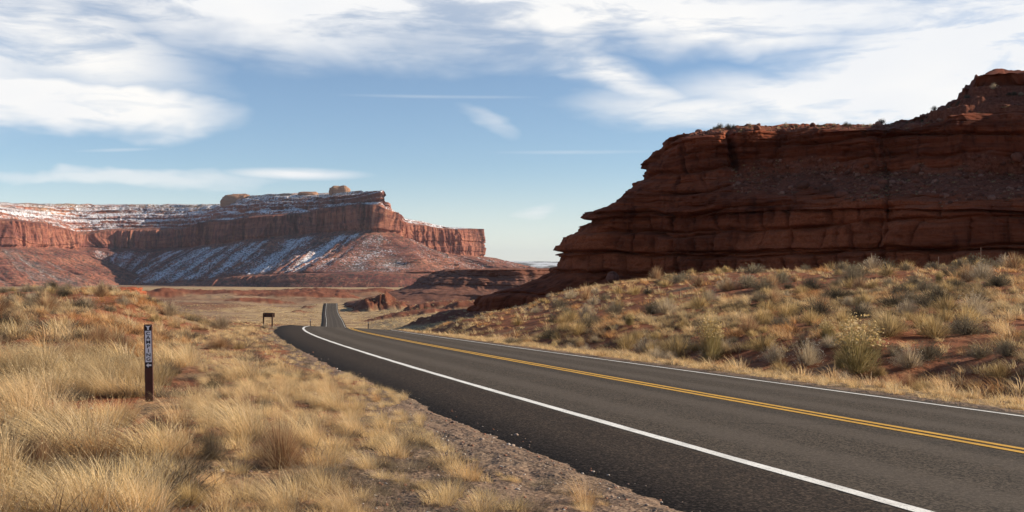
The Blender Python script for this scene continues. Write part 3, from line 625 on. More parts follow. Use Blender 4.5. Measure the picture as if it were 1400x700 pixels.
# ---- the snowy mesa
def build_mesa():
    # levels: bench foot, bench top, talus foot, talus mid, cliff foot, cliff top, ledge slope, dark band foot, dark band top, rim, crown, plateau
    offs = [-470, -405, -360, -180, 0, 14, 60, 105, 118, 190, 260, 900]
    def tb(*rows, o=offs): return [(a, b) for a, b in zip(o, rows)]
    oL = [-430, -400, -370, -180, 0, 22, 50, 110, 124, 230, 420, 1100]
    pts = [(-420, 3300), (-160, 3350), (-60, 3430), (10, 3560), (60, 3780), (103, 4150), (118, 4420), (150, 4480), (200, 4500), (245, 4420), (268, 4100), (300, 3850), (350, 3700), (400, 3590), (450, 3480), (495, 3380), (519, 3310), (530, 3320), (546, 3440), (575, 3620), (610, 3800), (640, 3940), (654, 4020), (652, 4200), (630, 4900)]
    tabs = [tb(402, 394, 391, 365, 338, 302, 296, 290, 285, 277, 266, 266, o=oL), tb(402, 394, 391, 365, 338, 302, 296, 290, 285, 277, 266, 266, o=oL), tb(402, 394, 391, 365, 338, 302, 297, 291, 286, 278, 267, 267, o=oL), tb(401, 393, 390, 364, 337, 302, 297, 290, 286, 278, 269, 269, o=oL),
            tb(401, 393, 390, 364, 338, 306, 300, 295, 290, 281, 271, 271, o=oL), tb(400, 393, 389, 365, 341, 316, 310, 303, 298, 288, 275, 275, o=oL), tb(400, 393, 389, 362, 338, 321, 314, 305, 300, 290, 279, 279), tb(400, 393, 389, 362, 339, 316, 310, 301, 296, 287, 280, 280),
            tb(400, 393, 389, 362, 339, 315, 309, 301, 295, 286, 280, 280), tb(400, 393, 389, 360, 339, 314, 309, 300, 294, 286, 280, 280), tb(400, 393, 389, 360, 336, 305, 301, 291, 285, 278, 274, 275), tb(400, 392, 388, 357, 333, 303, 298, 288, 280, 271, 265, 266),
            tb(400, 388, 383, 354, 326, 297, 292, 284, 277, 269, 264.5, 265), tb(400, 379, 376, 348, 321, 294, 288, 283, 275, 268, 264, 265), tb(400, 377, 374, 345, 317, 285, 281, 278, 269, 265, 261, 264), tb(400, 376, 373, 345, 314, 280, 278, 276, 266, 264, 261, 266),
            tb(400, 375, 372, 345, 315, 281, 279, 277, 262, 260, 262, 268), tb(400, 375, 372, 346, 317, 290, 285, 281, 276, 274, 276, 280), tb(400, 376, 373, 352, 324, 303, 297, 293, 290, 286, 284, 290), tb(400, 376, 374, 358, 345, 309, 305, 303, 301, 299, 297, 300),
            tb(398, 378, 375, 361, 347, 313, 310, 308, 306, 303, 302, 304), tb(396, 382, 378, 364, 349, 314, 312, 311, 310, 309, 308, 310), tb(394, 383, 380, 366, 350, 313, 312, 312, 311, 311, 310, 312), tb(394, 383, 380, 366, 350, 313, 312, 312, 311, 311, 310, 312), tb(394, 383, 380, 366, 350, 313, 312, 312, 311, 311, 310, 312)]
    O = np.array([((p - 700) / F * D, D) for p, D in pts]); tg = np.gradient(O, axis=0); inw = []
    for i in range(len(pts)):
        t = tg[i] / np.linalg.norm(tg[i]); nrm = np.array([-t[1], t[0]]); rad = O[i] / np.linalg.norm(O[i])
        v = nrm * .55 + rad * .45
        if i in (3, 4, 5): v = nrm * .75 + rad * .25
        if i == 6: v = nrm * .3 + rad * .7
        if pts[i][0] > 560: v = nrm * .75 + rad * .25
        inw.append(v / np.linalg.norm(v))
    lw = [.6, .5, 1.2, 1.6, 3.2, .8, 1., 1.2, 1., .8, 1.]
    for i, (p_, D) in enumerate(pts):                           # the crown narrows toward the point, so its terraces are narrower there
        kn = 1 - .80 * math.exp(-((p_ - 530) / 75) ** 2) if i > 10 else 1.
        tabs[i] = [(a * kn if a > 0 else a, b) for a, b in tabs[i]]
        if i > 12: tabs[i][-1] = (tabs[i][-2][0] + 60 * kn, tabs[i][-1][1])
        inw[i] = tuple(np.array(inw[i]))
    Pos, In, ua, lv, tp = loft(pts, inw, np.arange(len(pts)), tabs, 2000, 300, lw)
    upf = np.clip(lv - 5, 0, 1)[None]; rad2 = Pos[:, :1, :2] / np.linalg.norm(Pos[:, :1, :2], axis=2)[..., None]
    X, Y, Z = Pos[..., 0], Pos[..., 1], Pos[..., 2]; U = np.repeat(ua[:, None], Z.shape[1], 1); lvg = np.repeat(lv[None], len(ua), 0); tpg = np.repeat(tp[:, None], Z.shape[1], 1)
    cliff = sstep(3.9, 4.1, lvg) * (1 - sstep(5, 5.3, lvg)); band = sstep(6.9, 7.05, lvg) * (1 - sstep(8.0, 8.2, lvg)); tal = sstep(1.6, 2.2, lvg) * (1 - sstep(3.7, 4.0, lvg)); bench = sstep(0, .2, lvg) * (1 - sstep(1.0, 1.3, lvg))
    warp = fbm(U / 150, Z / 300, o=2)
    flute = ridge(U / 68 + warp, Z / 900, o=5, g=.66) * 34 + fbm(U / 200, Z * 0, o=2) * 30
    strat = lambda f, amp: amp * (_h(np.floor(Z * f + fbm(U / 300, Z * 0, o=2)), Z * 0, Z * 0) - .5)
    disp = cliff * (flute + strat(.05, 6)) + band * (ridge(U / 35, Z / 500, o=4) * 9 + strat(.12, 10)) + bench * (ridge(U / 34, Z / 60, o=4) * 20)
    disp += (1 - cliff) * fbm(U / 200, Z * 0, o=2) * 26
    pxm = 700 + F * Pos[:, 4 * 0 + 0, 0] / Pos[:, 0, 1]; knu = (1 - .9 * np.exp(-((np.interp(tp, np.arange(len(pts)), [q[0] for q in pts]) - 525) / 60) ** 2) * (tp > 9))[:, None]
    disp += knu * sstep(5.2, 6, lvg) * (1 - band) * (strat(.10, 16) + fbm(X / 40, Y / 40, Z / 20, o=4) * 14) + fbm(X / 16, Y / 16, Z / 16, o=3) * 3
    rightf = sstep(15.5, 17, tpg); 
    km = int(np.argmin(np.abs(lv - 2.7))); UT = np.r_[0, np.cumsum(np.linalg.norm(np.diff(Pos[:, km, :2], axis=0), axis=1))]; UT = np.repeat((.75 * UT + .25 * ua)[:, None], Z.shape[1], 1)
    gul = ridge(UT / 58 + .5 * warp + .35 * fbm(X / 80, Y / 80, o=4), Z / 400, o=5, g=.64)
    disp += tal * (gul * (28 + 22 * rightf) * (.3 + sstep(3.9, 2.5, lvg)) + ridge(UT / 22 + .6 * warp, Z / 200, o=3) * 6)
    Q = push(Pos, In, disp)
    # terraces of the upper slopes
    up_ = sstep(5.4, 6, lvg) * (1 - band) * (1 - sstep(10.2, 10.8, lvg)); zt_ = Q[..., 2] + fbm(X / 150, Y / 150, o=3) * 9; st__ = 17.; te = (np.floor(zt_ / st__) + sstep(.55, .9, zt_ / st__ - np.floor(zt_ / st__))) * st__; Q[..., 2] += (te - zt_) * up_ * .8 * knu
    Q[..., 2] += sstep(5.3, 6, lvg) * (fbm(X / 60, Y / 60, o=4) * 4 * (1 - band))
    Q[..., 2] += sstep(9.5, 10.2, lvg) * fbm(X / 120, Y / 120, o=4) * 5
    Q[..., 2] += bench * fbm(U / 60, Z / 40, o=3) * 3 + tal * (fbm(X / 9, Y / 9, Z / 9, o=3) * 2.2 + ridge(X / 45, Y / 45, o=4) * 5)
    # snow: flats and shaded slopes keep it, the sunlit right-hand slopes have little
    shade = sstep(5.3, 6.5, tpg) * (1 - sstep(15.0, 16.2, tpg))
    strat2 = _h(np.floor(Z * .07 + fbm(U / 300, Z * 0, o=2)), Z * 0, Z * 0) * 2 - 1
    snow = sstep(5.2, 5.8, lvg) * (.57 - .12 * strat2) + tal * (.56 * shade + .23 * (1 - shade)) * sstep(1.2, 2.2, lvg) + tal * shade * .0 + tal * .06 * np.exp(-((tpg - 15.6) / .8) ** 2)
    snow -= .25 * sstep(9.3, 10.5, lvg) * (1 - sstep(5, 10, tpg)) * 0
    pale = sstep(8.2, 9.6, lvg) * .8 * sstep(-.3, .4, fbm(X / 160, Y / 160, Z / 60, o=3) + .1)
    snow += tal * (-gul) * .34 * sstep(1.6, 2.4, lvg); snow = snow + tal * (1 - shade) * .16 * sstep(14, 15, tpg)
    gully_shade = tal * np.clip(.30 - gul * 2.4 + .5 * fbm(X / 60, Y / 60, Z / 60, o=4), 0, 1)  # grey-mauve shade painted into the talus gullies, orange left on the crests
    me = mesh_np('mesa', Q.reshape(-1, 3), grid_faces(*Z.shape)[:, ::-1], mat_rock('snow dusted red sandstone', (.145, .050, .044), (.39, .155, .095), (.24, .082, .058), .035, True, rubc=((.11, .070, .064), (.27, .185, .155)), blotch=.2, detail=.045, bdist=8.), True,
                 dict(rubble_shade=gully_shade.ravel(), snow=np.clip(snow, 0, 1).ravel(), pale=pale.ravel()))
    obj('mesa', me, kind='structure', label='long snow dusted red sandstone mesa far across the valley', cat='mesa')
build_mesa()

# rounded knobs standing on the mesa's top
M_KNOB = mat_rock('pale sandstone', (.26, .12, .075), (.42, .26, .16), (.34, .19, .12), .05, detail=.06, bdist=2.)
def rock_mesh(name, sx, sy, sz, seed, mat, rough=.25, flat=.5, sub=40, box=.0):
    n, m = sub, sub * 2; v = np.linspace(-math.pi / 2, math.pi / 2, n); u = np.linspace(0, 2 * math.pi, m, endpoint=False); Vv, Uu = np.meshgrid(v, u)
    ex = 1 - box; cs = lambda a: np.sign(np.cos(a)) * np.abs(np.cos(a)) ** ex; sn = lambda a: np.sign(np.sin(a)) * np.abs(np.sin(a)) ** ex
    x, y, z = cs(Vv) * cs(Uu), cs(Vv) * sn(Uu), sn(Vv)
    k = 1 + rough * fbm(x * 1.3 + seed, y * 1.3, z * 1.3, o=4) + rough * .5 * ridge(x * 2.6, y * 2.6 + seed, z * 4, o=3)
    x, y, z = x * k * sx, y * k * sy, z * k * sz
    V = np.stack([x, y, z + sz * flat], -1).reshape(-1, 3)
    return mesh_np(name, V, grid_faces(m, n, True), mat, True, dict(rubble_shade=np.zeros(len(V)), snow=np.zeros(len(V)), pale=np.zeros(len(V))))
for (px, D, row, wpx, hpx, lab) in ((464, 3720, 264, 13, 13, 'tall pale rock knob on the mesa top near its right end'), (324, 4150, 278, 18, 15, 'broad dark rock knob on the left half of the mesa top'), (421, 3850, 266, 12, 5, 'low brown rock knob on the mesa top between two larger knobs')):
    k = D / F; x = (px - 700) * k; o = obj('rock_dome', rock_mesh('rock_dome', wpx * k, wpx * k * .8, hpx * k * .75, px, M_KNOB, .22, .0, 44, .45), label=lab, cat='rock', group='rock knobs on the mesa')
    o.location = (x, D, (HZ - row) * k)

# ------------------------------------------------------------------ plants
def ribbons(base, d, h, lean, droop, width, segs, cols, seed, twist=True, bend=None):
    """base (n,2or3), d (n,2) horizontal direction, h height, lean horizontal reach: tapered ribbons; returns V,F,C"""
    r = np.random.default_rng(seed); n = len(h); t = np.linspace(0, 1, segs + 1)[None, :, None]
    b3 = np.zeros((n, 3)); b3[:, :base.shape[1]] = base; d3 = np.c_[d, np.zeros(n)]
    c = b3[:, None] + d3[:, None] * (lean[:, None, None] * t ** 1.6) + np.array([0, 0, 1.]) * (h[:, None, None] * (t - droop[:, None, None] * t ** 2.4))
    if bend is not None: c = c + bend[:, None] * (t ** 1.8)
    a = r.uniform(0, math.pi, n); side = np.c_[np.cos(a), np.sin(a), np.zeros(n)][:, None] * .5
    ww = (width[:, None, None] * (1 - .8 * t ** 1.5))
    V = np.stack([c - side * ww, c + side * ww], 2).reshape(n, -1, 3)              # n, (segs+1)*2
    k = np.arange(segs) * 2; f = np.stack([k, k + 1, k + 3, k + 2], 1); m = (segs + 1) * 2
    Fc = (f[None] + (np.arange(n) * m)[:, None, None]).reshape(-1, 4)
    Cc = np.repeat(cols[:, None], m, 1).reshape(-1, 3)
    return V.reshape(-1, 3), Fc, Cc
def quads(cen, size, cols, seed):
    r = np.random.default_rng(seed); n = len(cen); a = r.normal(size=(n, 3)); a /= np.linalg.norm(a, axis=1)[:, None]; b = np.cross(a, r.normal(size=(n, 3))); b /= np.linalg.norm(b, axis=1)[:, None]
    s = size[:, None]; V = np.stack([cen - a * s, cen - b * s * .6, cen + a * s, cen + b * s * .6], 1).reshape(-1, 3)
    return V, np.arange(n * 4).reshape(-1, 4), np.repeat(cols, 4, 0)
def joinp(parts):
    V, Fc, Cc = [], [], []; k = 0
    for v, f, c in parts: V.append(v); Fc.append(f + k); Cc.append(c); k += len(v)
    return np.concatenate(V), np.concatenate(Fc), np.concatenate(Cc)
def pmesh(name, parts): V, Fc, Cc = joinp(parts); return mesh_np(name, V, Fc, M_FOL, False, dict(Col=Cc))
def palette(r, n, cols, jit=.18):
    cols = np.array(cols); i = r.integers(0, len(cols), n); return np.clip(cols[i] * (1 + r.uniform(-jit, jit, (n, 1))), 0, 1)
BLOND = [(.80, .60, .33), (.88, .70, .43), (.68, .49, .25), (.86, .68, .43), (.74, .54, .28), (.46, .32, .17)]
GOLD = [(.74, .52, .235), (.80, .60, .32), (.64, .44, .19)]
DEAD = [(.21, .16, .115), (.28, .225, .16), (.15, .11, .08), (.34, .27, .19), (.23, .19, .115)]
def tuft(seed, n, R, h, reach, width, cols, wind=(-.0, .0), droop=.25, segs=4, under=.4):
    r = np.random.default_rng(seed); a = r.uniform(0, 2 * math.pi, n); q = np.sqrt(r.uniform(0, 1, n)) * R
    base = np.c_[np.cos(a) * q, np.sin(a) * q]; a2 = a + r.normal(0, .7, n); d = np.c_[np.cos(a2), np.sin(a2)]
    hh = h * r.uniform(.45, 1.1, n) * (1 - .3 * (q / R)); lean = reach * r.uniform(.2, 1.1, n); dr = r.uniform(.3, 1.2, n) * droop
    bend = np.c_[np.full(n, wind[0]) * hh * r.uniform(.5, 1.3, n), np.full(n, wind[1]) * hh, np.zeros(n)]
    P_ = [ribbons(base, d, hh, lean, dr, np.full(n, width) * r.uniform(.6, 1.3, n), segs, palette(r, n, cols), seed, bend=bend)]
    nu = int(n * under)
    if nu:
        a = r.uniform(0, 2 * math.pi, nu); q = np.sqrt(r.uniform(0, 1, nu)) * R * 1.15; base = np.c_[np.cos(a) * q, np.sin(a) * q]; a2 = r.uniform(0, 2 * math.pi, nu)
        P_.append(ribbons(base, np.c_[np.cos(a2), np.sin(a2)], h * .38 * r.uniform(.3, 1, nu), h * .4 * r.uniform(.3, 1.2, nu), r.uniform(0, .6, nu), np.full(nu, width * 1.2), 2, palette(r, nu, DEAD), seed + 1))  # dark dead undergrowth; its tone also paints the shade beneath the taller blades
    return P_
def dome(seed, n, R, h, width, cols, inner=.25, fill=1., fan=.9, segs=2):
    """a rounded bush of fine upright twigs ending on an uneven dome"""
    r = np.random.default_rng(seed); a = r.uniform(0, 2 * math.pi, n); cth = r.uniform(0.0, 1, n); 
    lump = 1 + .16 * np.sin(a * 3 + seed) + .10 * np.sin(a * 5 + seed * 2) + r.normal(0, .06, n)
    rr_ = R * np.sqrt(1 - cth ** 2) * lump; zt = h * (cth * .95 + .12) * (1 + .12 * np.sin(a * 4 + 1.3 * seed)) * r.uniform(.72, 1.06, n)
    k0 = r.uniform(.1, .75, n); base = np.c_[np.cos(a) * rr_ * k0, np.sin(a) * rr_ * k0, zt * k0 * .75]
    lean = rr_ * (1 - k0) * fan; hh = zt - base[:, 2]
    return [ribbons(base, np.c_[np.cos(a + r.normal(0, .3, n)), np.sin(a + r.normal(0, .3, n))], hh, lean, r.uniform(-.1, .15, n), np.full(n, width) * r.uniform(.6, 1.4, n), segs, palette(r, n, cols), seed)]
def leaves(seed, n, R, h, size, cols, shell=.75):
    r = np.random.default_rng(seed + 50); a = r.uniform(0, 2 * math.pi, n); c = r.uniform(0, 1, n); k = r.uniform(shell, 1.05, n); lump = 1 + .16 * np.sin(a * 3 + seed) + .10 * np.sin(a * 5 + seed * 2)
    q = R * np.sqrt(1 - c ** 2) * k * lump; z = h * (c * .95 + .1) * k * (1 + .12 * np.sin(a * 4 + 1.3 * seed))
    return [quads(np.c_[np.cos(a) * q, np.sin(a) * q, z], np.full(n, size) * r.uniform(.5, 1.4, n), palette(r, n, cols), seed)]
def stems3(seed, n, R, h, rad, col, spread=.8):
    """three-sided tapering woody stems fanning from the base"""
    r = np.random.default_rng(seed); V, Fc = [], []; k = 0
    for i in range(n):
        a = r.uniform(0, 2 * math.pi); s = r.uniform(.2, 1) * spread; top = np.array([math.cos(a) * R * s, math.sin(a) * R * s, h * r.uniform(.5, .8)]); mid = top * np.array([.45, .45, .5]) + r.normal(0, .03, 3); b0 = np.array([math.cos(a), math.sin(a), 0]) * .05 * R
        for j, (c, q) in enumerate(((b0, rad), (mid, rad * .7), (top, rad * .3))):
            for t in range(3): V.append(c + q * np.array([math.cos(t * 2.094), math.sin(t * 2.094), 0]))
        for j in range(2):
            for t in range(3): Fc.append((k + j * 3 + t, k + j * 3 + (t + 1) % 3, k + j * 3 + 3 + (t + 1) % 3, k + j * 3 + 3 + t))
        k += 9
    V = np.array(V); return [(V, np.array(Fc), np.repeat(palette(r, n, [col]), 9, 0))]

# --- stuff: instanced bunch grass
def proto_coll(name, meshes):
    c = bpy.data.collections.new(name)
    for i, me in enumerate(meshes): o = bpy.data.objects.new('%s_%02d' % (name, i), me); c.objects.link(o)
    return c
WL = -.42
def wisps(parts, n, sz, seed):
    V = parts[0][0].reshape(-1, 12, 3) if parts[0][0].shape[0] % 12 == 0 else parts[0][0].reshape(-1, 2, 3); r_ = np.random.default_rng(seed); tip = V[:, -2:].mean(1); pre = V[:, -4:-2].mean(1) if V.shape[1] > 4 else tip
    i = r_.integers(0, len(tip), n); t = r_.uniform(-.2, 1.05, n)[:, None]; c = pre[i] * (1 - t) + tip[i] * t + r_.normal(0, .012, (n, 3)); return quads(c, np.full(n, sz) * r_.uniform(.5, 1.3, n), palette(r_, n, [(.74, .58, .34), (.66, .50, .28)]), seed)
def wispy(seed, *a): P_ = tuft(seed, *a); return P_ + [wisps(P_, 420, .0058, seed)]
near_p = [pmesh('tall_grass', wispy(100 + i, 300, .13, .56, .28, .0031, BLOND, (WL, .05), .30, 5, .5)) for i in range(5)] + \
         [pmesh('short_grass', tuft(120 + i, 280, .14, .30, .16, .0034, GOLD + BLOND, (WL * .5, 0), .2, 3, .4)) for i in range(4)] + \
         [pmesh('dead_tangle', tuft(140 + i, 260, .26, .30, .26, .004, DEAD + [(.42, .34, .22)], (-.1, 0), .4, 3, .8)) for i in range(3)]
mid_p = [pmesh('tall_grass', tuft(200 + i, 80, .17, .55, .26, .011, BLOND, (WL, .05), .3, 3, .35)) for i in range(5)] + \
        [pmesh('short_grass', tuft(220 + i, 70, .16, .30, .16, .012, GOLD + BLOND, (WL * .5, 0), .2, 2, .3)) for i in range(4)] + \
        [pmesh('dead_tangle', tuft(240 + i, 95, .28, .32, .26, .011, DEAD, (-.1, 0), .4, 2, .7)) for i in range(3)]
far_p = [pmesh('tall_grass', tuft(300 + i, 30, .22, .50, .26, .032, BLOND, (WL, .05), .3, 2, .3)) for i in range(4)] + \
        [pmesh('short_grass', tuft(320 + i, 26, .22, .30, .2, .035, GOLD + BLOND, (WL * .5, 0), .2, 2, .3)) for i in range(3)] + \
        [pmesh('dead_tangle', tuft(340 + i, 26, .26, .24, .25, .034, DEAD, (-.1, 0), .5, 2, .6)) for i in range(3)]
CN, CM, CF = proto_coll('near_tuft', near_p), proto_coll('mid_tuft', mid_p), proto_coll('far_tuft', far_p)
def scatter_obj(name, pts, rot, scl, pick, coll, tone=None, **k):
    me = bpy.data.meshes.new(name); me.vertices.add(len(pts)); me.vertices.foreach_set('co', np.asarray(pts, np.float32).ravel())
    me.attributes.new('rot', 'FLOAT_VECTOR', 'POINT').data.foreach_set('vector', np.asarray(rot, np.float32).ravel())
    me.attributes.new('scl', 'FLOAT_VECTOR', 'POINT').data.foreach_set('vector', np.asarray(scl, np.float32).ravel())
    me.attributes.new('tone', 'FLOAT', 'POINT').data.foreach_set('value', np.asarray(np.zeros(len(pts)) if tone is None else tone, np.float32))
    me.attributes.new('pick', 'INT', 'POINT').data.foreach_set('value', np.asarray(pick, np.int32)); me.update()
    o = obj(name, me, **k)
    g = bpy.data.node_groups.new(name, 'GeometryNodeTree'); g.interface.new_socket('Geometry', in_out='INPUT', socket_type='NodeSocketGeometry'); g.interface.new_socket('Geometry', in_out='OUTPUT', socket_type='NodeSocketGeometry')
    N = g.nodes; i = N.new('NodeGroupInput'); out = N.new('NodeGroupOutput'); ip = N.new('GeometryNodeInstanceOnPoints'); ci = N.new('GeometryNodeCollectionInfo')
    ci.inputs['Collection'].default_value = coll; ci.inputs['Separate Children'].default_value = True; ci.inputs['Reset Children'].default_value = True
    def na(nm, ty): n = N.new('GeometryNodeInputNamedAttribute'); n.data_type = ty; n.inputs[0].default_value = nm; return [s for s in n.outputs if s.enabled][0]
    e = N.new('FunctionNodeEulerToRotation'); L = g.links
    L.new(i.outputs[0], ip.inputs['Points']); L.new(ci.outputs[0], ip.inputs['Instance']); ip.inputs['Pick Instance'].default_value = True
    L.new(na('pick', 'INT'), ip.inputs['Instance Index']); L.new(na('rot', 'FLOAT_VECTOR'), e.inputs[0]); L.new(e.outputs[0], ip.inputs['Rotation']); L.new(na('scl', 'FLOAT_VECTOR'), ip.inputs['Scale'])
    L.new(ip.outputs[0], out.inputs[0]); md = o.modifiers.new('scatter', 'NODES'); md.node_group = g
    return o
def cand(n, r0, r1, a0=-31., a1=31., power=1.):
    """random points in a wedge; power 2 = even per area"""
    q = rng.uniform(0, 1, n); r = (r0 ** power + q * (r1 ** power - r0 ** power)) ** (1 / power) if power else np.exp(math.log(r0) + q * math.log(r1 / r0))
    a = np.radians(rng.uniform(a0, a1, n)); return r * np.sin(a), r * np.cos(a), r
def dens_of(x, y):
    """how much grass grows at a point, and the kind (0 tall, 1 short, 2 dead)"""
    bi, off, _ = road_info(x, y); p1 = fbm(x / 1.6 + 50, y / 1.6, o=3); p2 = fbm(x / 6, y / 6 + 30, o=3)
    left = off < 0
    edge = -5.38 - .42 * sstep(17, 6.5, y) + .4 * p1          # where the grass of the left field stops
    d = np.where(left, .40 + .8 * p2 + .95 * p1, .55 + .5 * p2 + .7 * p1)
    d = np.where(left & (off > edge - 2.2), .92 + .5 * p1, d); d = np.where(left & (off > edge), .20 * (off < -5.5) * (p1 > -.1), d)
    d = np.where((off > -5.3) & (off < 4.28), 0, d)
    d = np.where((off >= 4.28) & (off < 5.9 + .5 * p1), 1.3, d)
    d = np.where((off >= 5.9 + .5 * p1) & (off < 9), .25 + .3 * p1, d)
    return np.clip(d, 0, 1.3), off, p1, p2
def pickkind(n, off, p1, p2, nT, nS, nD):
    u = rng.uniform(0, 1, n) + .35 * p2
    wt = np.where(off < -9, .40, np.where(off < 0, .15, np.where(off < 6.2, .12, .30))); wd = np.where(off < -9, .30, np.where(off < 0, .30, np.where(off < 6.2, .04, .24)))
    k = np.where(u < wt, rng.integers(0, nT, n), np.where(u < 1 - wd, nT + rng.integers(0, nS, n), nT + nS + rng.integers(0, nD, n)))
    return k
MP = hit(205, 549)
def grow(name, n, r0, r1, coll, cnt, smul, power=2., **k):
    x, y, r = cand(n, r0, r1, power=power); d, off, p1, p2 = dens_of(x, y); keep = rng.uniform(0, 1, n) < d
    for q in SH:                                              # keep clear of the shrubs and of what stands before them
        if q['kind'] != 'grass_tussock' and q['region'] != 'rim':
            rr_ = q['w'] * .55; dx, dy = x - q['x'], y - q['y']; u = math.hypot(q['x'], q['y']); ux, uy = q['x'] / u, q['y'] / u
            al, sd_ = dx * ux + dy * uy, dx * uy - dy * ux; keep &= ~((np.hypot(al, sd_) < rr_) | ((al < 0) & (al > -rr_ * 2.6) & (np.abs(sd_) < rr_ * .8) & (rng.uniform(0, 1, n) < .75)))
    hq = (np.abs(x - MP[0] * y / MP[1]) < .24) & (y < MP[1] + .3) & (y > MP[1] - 3.2); keep &= ~hq
    x, y, off, p1, p2 = (v[keep] for v in (x, y, off, p1, p2)); m = len(x); z = terrain(x, y)
    pk = pickkind(m, off, p1, p2, *cnt); big = rng.uniform(.55, 1.25, m) * np.where((off > 4.2) & (off < 6.2), .62, 1.) * np.where((off < 0) & (off > -8.2), .55, 1.) * np.where((off < 0) & (off > -6.1), .6, 1.) * smul * np.where(off > 6.2, 1.12, 1.)
    rot = np.c_[rng.normal(0, .10, m), rng.normal(0, .10, m), rng.uniform(-.9, .9, m)]
    scatter_obj(name, np.c_[x, y, z - .02], rot, np.c_[big * rng.uniform(.85, 1.3, m), big * rng.uniform(.85, 1.3, m), big * rng.uniform(.8, 1.15, m)], pk, coll, tone=np.clip(fbm(x / 2.6 + 90, y / 2.6, o=3) * 2.6 * (np.abs(off) > 8) + rng.normal(0, .22, m), -1, 1), **k)
    return m
# valley floor grass, seen small
x, y, r = cand(26000, 170, 720, -31, 4, power=1.); bi, off, _ = road_info(x, y); u = fbm(x / 30, y / 30, o=3); kp = (np.abs(off) > 7) & (u + rng.uniform(-.5, .5, len(x)) > -.05)
x, y = x[kp], y[kp]; m = len(x); sc = rng.uniform(.8, 1.9, m)
scatter_obj('valley_grass', np.c_[x, y, terrain(x, y) - .03], np.c_[np.zeros(m), np.zeros(m), rng.uniform(0, 6, m)], np.c_[sc * 1.5, sc * 1.5, sc * .8], rng.integers(0, 10, m), CF, kind='stuff', label='pale dry grass and scrub on the valley floor', cat='grass')

x, y, r = cand(15000, 560, 1900, -31, 6, power=1.2); bi, off, _ = road_info(x, y); u = fbm(x / 70, y / 70, o=3); kp = (np.abs(off) > 9) & (u + rng.uniform(-.5, .5, len(x)) > -.1); x, y = x[kp], y[kp]; m = len(x); sc = rng.uniform(2., 4.2, m)
scatter_obj('valley_scrub', np.c_[x, y, terrain(x, y) - .1], np.c_[np.zeros(m), np.zeros(m), rng.uniform(0, 6, m)], np.c_[sc * 1.3, sc * 1.3, sc * .6], rng.integers(4, 10, m), CF, tone=rng.uniform(-1.2, .1, m), kind='stuff', label='dark low scrub dotting the far valley floor', cat='scrub')

# --- loose stones on the gravel edge (nobody could count them)
st = [rock_mesh('pebble', 1, .8, .55, i * 3.3, plain('stone %d' % i, c, .9, .2, 3.), .25, .2, 7) for i, c in enumerate(((.30, .22, .17), (.16, .11, .09), (.42, .35, .29), (.28, .13, .08)))]
CS = proto_coll('pebble', st)
x, y, r = cand(30000, 4.2, 26, power=1.2); bi, off, _ = road_info(x, y); u = rng.uniform(0, 1, len(x))
kp = ((off < -5.2) & (off > -7.2) & (u < .75)) | ((off < -5.0) & (off > -5.2) & (u < .2)) | ((off > 3.95) & (off < 4.6) & (u < .5)) | ((off < -7.2) & (u < .05)) | ((off > 6) & (u < .15))
x, y, off = x[kp], y[kp], off[kp]; m = len(x); sc = np.exp(rng.normal(math.log(.0062), .5, m)); z = terrain(x, y)
bi, o2, zr = road_info(x, y); z = np.where(np.abs(o2 + .6) < 4.6, np.maximum(z, zr), z)
scatter_obj('gravel', np.c_[x, y, z], np.c_[rng.uniform(-.4, .4, m), rng.uniform(-.4, .4, m), rng.uniform(0, 6, m)], np.c_[sc, sc, sc], rng.integers(0, 4, m), CS, kind='stuff', label='small loose stones along both edges of the asphalt', cat='gravel')

# --- scrub and fallen stones lying on the butte's talus ledge (nobody could count them)
ii, jj = np.nonzero((BRUB > .45) & (np.arange(BRUB.shape[0])[:, None] % 2 == 0)); pk_ = rng.integers(0, len(ii), 1700); qq = BQ[ii[pk_], jj[pk_]]; m = len(qq)
sc = rng.uniform(.5, 1.6, m); scatter_obj('talus_scrub', qq - [0, 0, .06], np.c_[np.zeros(m), np.zeros(m), rng.uniform(0, 6, m)], np.c_[sc, sc, sc], np.where(rng.uniform(0, 1, m) < .65, rng.integers(7, 10, m), rng.integers(4, 7, m)), CF, tone=np.full(m, -.8), kind='stuff', label='grey scrub growing on the talus ledge of the butte', cat='scrub')
RS_ = [rock_mesh('talus_rock', 1, .8, .7, 40 + i * 3.3, plain('talus stone %d' % i, c, .9, .2, 1.), .3, .2, 9, .3) for i, c in enumerate(((.19, .065, .036), (.27, .125, .08), (.11, .038, .02)))]
CR = proto_coll('talus_rock', RS_); pk_ = rng.integers(0, len(ii), 3800); qq = BQ[ii[pk_], jj[pk_]]; m = len(qq); sc = np.exp(rng.normal(math.log(.10), .65, m))
scatter_obj('talus_stones', qq, rng.uniform(-.5, .5, (m, 3)) * [1, 1, 6], np.c_[sc, sc, sc], rng.integers(0, 3, m), CR, kind='stuff', label='fallen stones strewn over the talus ledges of the butte', cat='stones')

